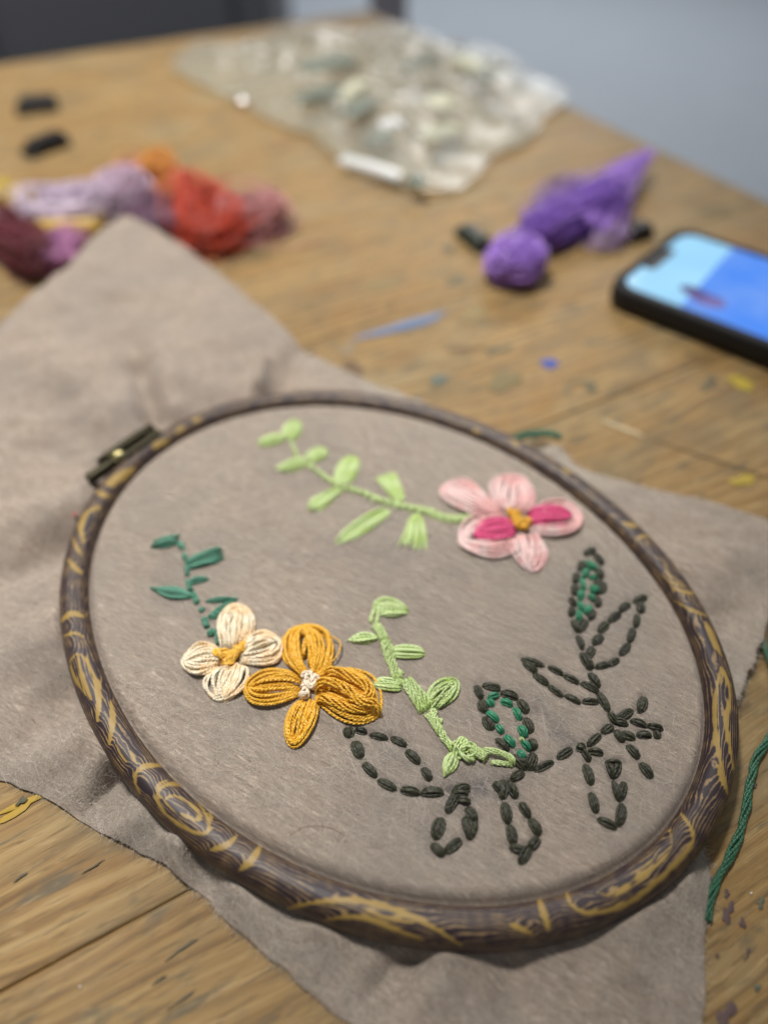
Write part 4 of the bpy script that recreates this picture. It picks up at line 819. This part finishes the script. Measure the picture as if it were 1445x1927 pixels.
scr = stack('screen', [W3(sb, z) for z in (.0095, .0114)], flat_mat('screen_glass', (8, 8, 10), .1, .5), ph)
ngon('screen_panel', clip_poly(sb, lambda p: -(p-e0)@nrm), .01145, emit('cyan_screen', (150, 208, 246), (162, 218, 250), 1.0), scr)['label'] = 'pale cyan area of the screen'
ngon('screen_panel', clip_poly(sb, lambda p: (p-e0)@nrm), .01145, emit('blue_screen', (70, 136, 240), (104, 152, 238), 1.0, 40), scr)['label'] = 'blue area of the screen'
cI = loc((1335, 565)); q_ = np.linspace(0, 2*np.pi, 18, endpoint=False)
ngon('screen_icon', np.column_stack([cI[0]-.001+.009*np.cos(q_), cI[1]+.006*np.sin(q_)]), .01150, emit('icon', (92, 88, 150), (128, 118, 176), 1.0, 120), scr)
cI = loc((1305, 548)); ngon('screen_icon', np.column_stack([cI[0]+.007*np.cos(q_), cI[1]+.0042*np.sin(q_)]), .01152, emit('dark_icon', (70, 66, 120), (110, 90, 150), .8, 150), scr)
cN = SW/2; nw = SW*.19
ngon('notch', rrect(-.0005, cN-nw, .0062, cN+nw, .003), .01155, BLK, ph)

# clear plastic bag with crumpled film
bagp = [(320, 128), (375, 82), (450, 92), (560, 52), (660, 66), (740, 50), (840, 90), (930, 98), (985, 140), (1075, 186), (1020, 226), (975, 285), (925, 300), (855, 372), (790, 366), (735, 352), (690, 318), (630, 300), (590, 258), (520, 240), (470, 205), (410, 178)]
BW = ats(bagp, .0)[:, :2]; bc = BW.mean(0)
bag = empty('plastic_bag', (*bc, 0)); tag(bag, 'crumpled clear plastic bag spread over the far corner of the table', 'plastic bag')
def film(name, tint, alpha, rough=.3, white=.25):
    M = NT(name); t = M.t; out = [n_ for n_ in t.nodes if n_.type == 'OUTPUT_MATERIAL'][0]
    co = M.coord(); nb = M.noise(co, 55, 4, .6); bmp = M.bump(nb, .15, .004)
    gl = M.n('ShaderNodeBsdfGlossy', i_Color=(1, 1, 1, 1), i_Roughness=rough, i_Normal=bmp); df = M.n('ShaderNodeBsdfDiffuse', i_Color=(*lin(tint), 1)); tr = M.n('ShaderNodeBsdfTransparent')
    fr = M.n('ShaderNodeFresnel', i_IOR=1.5, i_Normal=bmp)
    m1 = M.n('ShaderNodeMixShader', i_0=alpha, i_1=tr.outputs[0], i_2=df.outputs[0])
    m2 = M.n('ShaderNodeMixShader', i_0=M.math('MULTIPLY', fr.outputs[0], .75, clamp=True), i_1=m1.outputs[0], i_2=gl.outputs[0])
    t.links.new(m2.outputs[0], out.inputs[0]); return M.m
def crumple(name, h_, seed, mat, shrink=1.0, zoff=.001):
    nr_, na_ = 40, 120; aa = np.linspace(0, 2*np.pi, na_, endpoint=False)
    bt_ = np.arctan2(BW[:, 1]-bc[1], BW[:, 0]-bc[0]); br_ = np.hypot(*(BW-bc).T); o2 = np.argsort(bt_)
    RR = np.interp(aa, bt_[o2], br_[o2], period=2*np.pi)*shrink; V = [(bc[0], bc[1], zoff+h_*.8)]
    for i_ in range(1, nr_+1):
        f_ = i_/nr_; x = bc[0]+RR*f_*np.cos(aa); y = bc[1]+RR*f_*np.sin(aa)
        rid = 1-np.abs(vnoise(x*17+y*9, y*21-x*6, seed))*2.0; rid2 = 1-np.abs(vnoise(x*42+3, y*34+x*15, seed+1))*1.8
        rid3 = 1-np.abs(vnoise(x*95+y*40, y*88, seed+2))*1.8; z = zoff+h_*(1-f_**3)*(.45+.45*rid+.25*rid2)+(.002*rid2+.0028*rid3)*(1-f_*.7); V += list(zip(x, y, np.maximum(z, zoff*.5)))
    V = np.array(V); Q = [(1+i_*na_+j, 1+(i_+1)*na_+j, 1+(i_+1)*na_+(j+1) % na_, 1+i_*na_+(j+1) % na_) for i_ in range(nr_-1) for j in range(na_)]
    Q += [(0, 1+2*j, 1+2*j+1, 1+(2*j+2) % na_) for j in range(na_//2)]
    return mesh(name, V, Q, mat, bag, smooth=False)
crumple('film_layer', .008, 40, film('bag_film_lower', (186, 190, 160), .17), .97, .001)
crumple('film_layer', .020, 50, film('bag_film_upper', (216, 220, 208), .16), 1.0, .003)
WH = flat_mat('white_card', (200, 203, 202), .35, .5)
def card(pa, pb, w, z, mat, lift=0.0):
    a, b = at(pa, z), at(pb, z); d = b-a; L = np.linalg.norm(d); n_ = np.array([-d[1], d[0], 0])/L*w/2; t = np.linspace(0, 1, 9); V = []
    for k in t:
        c_ = a+d*k; zz_ = z+lift*math.sin(math.pi*k); V += [(*(c_-n_)[:2], zz_), (*(c_+n_)[:2], zz_+.003), (*(c_+n_)[:2], zz_+.0022), (*(c_-n_)[:2], zz_-.0008)]
    V = np.array(V); Q = [(4*k+e, 4*k+(e+1) % 4, 4*k+4+(e+1) % 4, 4*k+4+e) for k in range(8) for e in range(4)]
    return mesh('bag_contents', V, Q, mat, bag)  # strip added as bag contents for the pale and grey patches
GR = flat_mat('grey_strip', (104, 112, 100), .5); PG = flat_mat('pale_green_strip', (186, 186, 162), .5)
card((640, 302), (752, 336), .007, .006, WH, .001); card((716, 242), (760, 237), .009, .020, WH, .002); card((648, 190), (695, 160), .009, .022, PG, .004)
card((570, 130), (665, 112), .018, .024, GR); card((655, 218), (700, 192), .014, .022, GR); card((772, 335), (796, 352), .009, .010, GR); card((860, 110), (905, 130), .016, .02, PG); card((810, 200), (850, 190), .018, .024, PG); card((900, 140), (930, 150), .014, .02, GR); card((690, 265), (740, 262), .016, .010, GR); card((560, 190), (640, 165), .010, .016, GR); card((800, 262), (860, 240), .016, .012, PG); card((760, 130), (820, 110), .012, .02, GR)
# added foil discs, tilted to mirror the lamp as bright glints
def glint_disc(p, rr_, z, label):
    c = at(p, z); n_ = (LAMP1-c)/np.linalg.norm(LAMP1-c)+(np.array([0, 0, H])-c)/np.linalg.norm(np.array([0, 0, H])-c); n_ /= np.linalg.norm(n_)
    v, q = lathe(c-n_*.0006, c, [(0, .0001), (0, rr_), (1, rr_), (1, .0001)], 20); o = mesh('glint_disc', v, q, flat_mat('silver_foil', (235, 235, 232), .12, .5, metal=1.0)); tag(o, label, 'glint_disc', 'added silver glint discs')
glint_disc((455, 187), .0042, .004, 'added foil disc making a bright glint on the wood left of the bag'); glint_disc((462, 82), .0048, .006, 'added foil disc making a bright glint at the far end of the bag')
for p, lb in (((1413, 1682), 'tiny white fleck on the wood at the lower right'), ((151, 1858), 'tiny white fleck on the wood at the lower left')):
    v, q = box(at(p, .0002), .0005, .0004, .0003, .5, .0001); o = mesh('fleck', v, q, flat_mat('white_fleck', (235, 235, 230), .3)); tag(o, lb, 'fleck')

# things standing on the floor beyond the table
o_d = np.array([.26, 1.75])
un = empty('storage_unit', (-1.75, 2.35, FLOOR)); tag(un, 'dark grey storage unit standing on the floor beyond the table, left', 'cabinet')
DK, DK2, DK3 = flat_mat('dark_grey_panel', (112, 112, 117), .6), flat_mat('mid_grey_panel', (160, 160, 168), .55), flat_mat('charcoal_panel', (98, 98, 102), .6)
v, q = box((-1.75, 2.62, FLOOR), 2.9, .5, .95, 0, .01); mesh('body', v, q, DK3, un, smooth=False)
for x, w, mt in ((-2.55, .5, DK), (-1.83, .26, DK2), (-1.36, .55, DK), (-.72, .62, DK3)):
    v, q = box((x, 2.36, FLOOR+.04), w, .02, .88, 0, .004); mesh('door', v, q, mt, un, smooth=False)
st_ = empty('metal_post', (.013, 1.14, FLOOR)); tag(st_, 'grey metal post standing just beyond the table corner', 'post')
GM = flat_mat('grey_metal', (196, 192, 200), .5, .4)
yl = 1.14; depth = yl*math.cos(PITCH)+(.22)*math.sin(PITCH); wl = 72/F_PX*depth; xl = (731-CX)/F_PX*depth
v, q = box((xl, yl, FLOOR+.006), wl, wl*.8, .86, 0, .004); mesh('shaft', v, q, GM, st_, smooth=False)
v, q = box((xl, yl, FLOOR), wl*2.4, wl*2.2, .006, 0, .001); mesh('foot_plate', v, q, GM, st_, smooth=False)
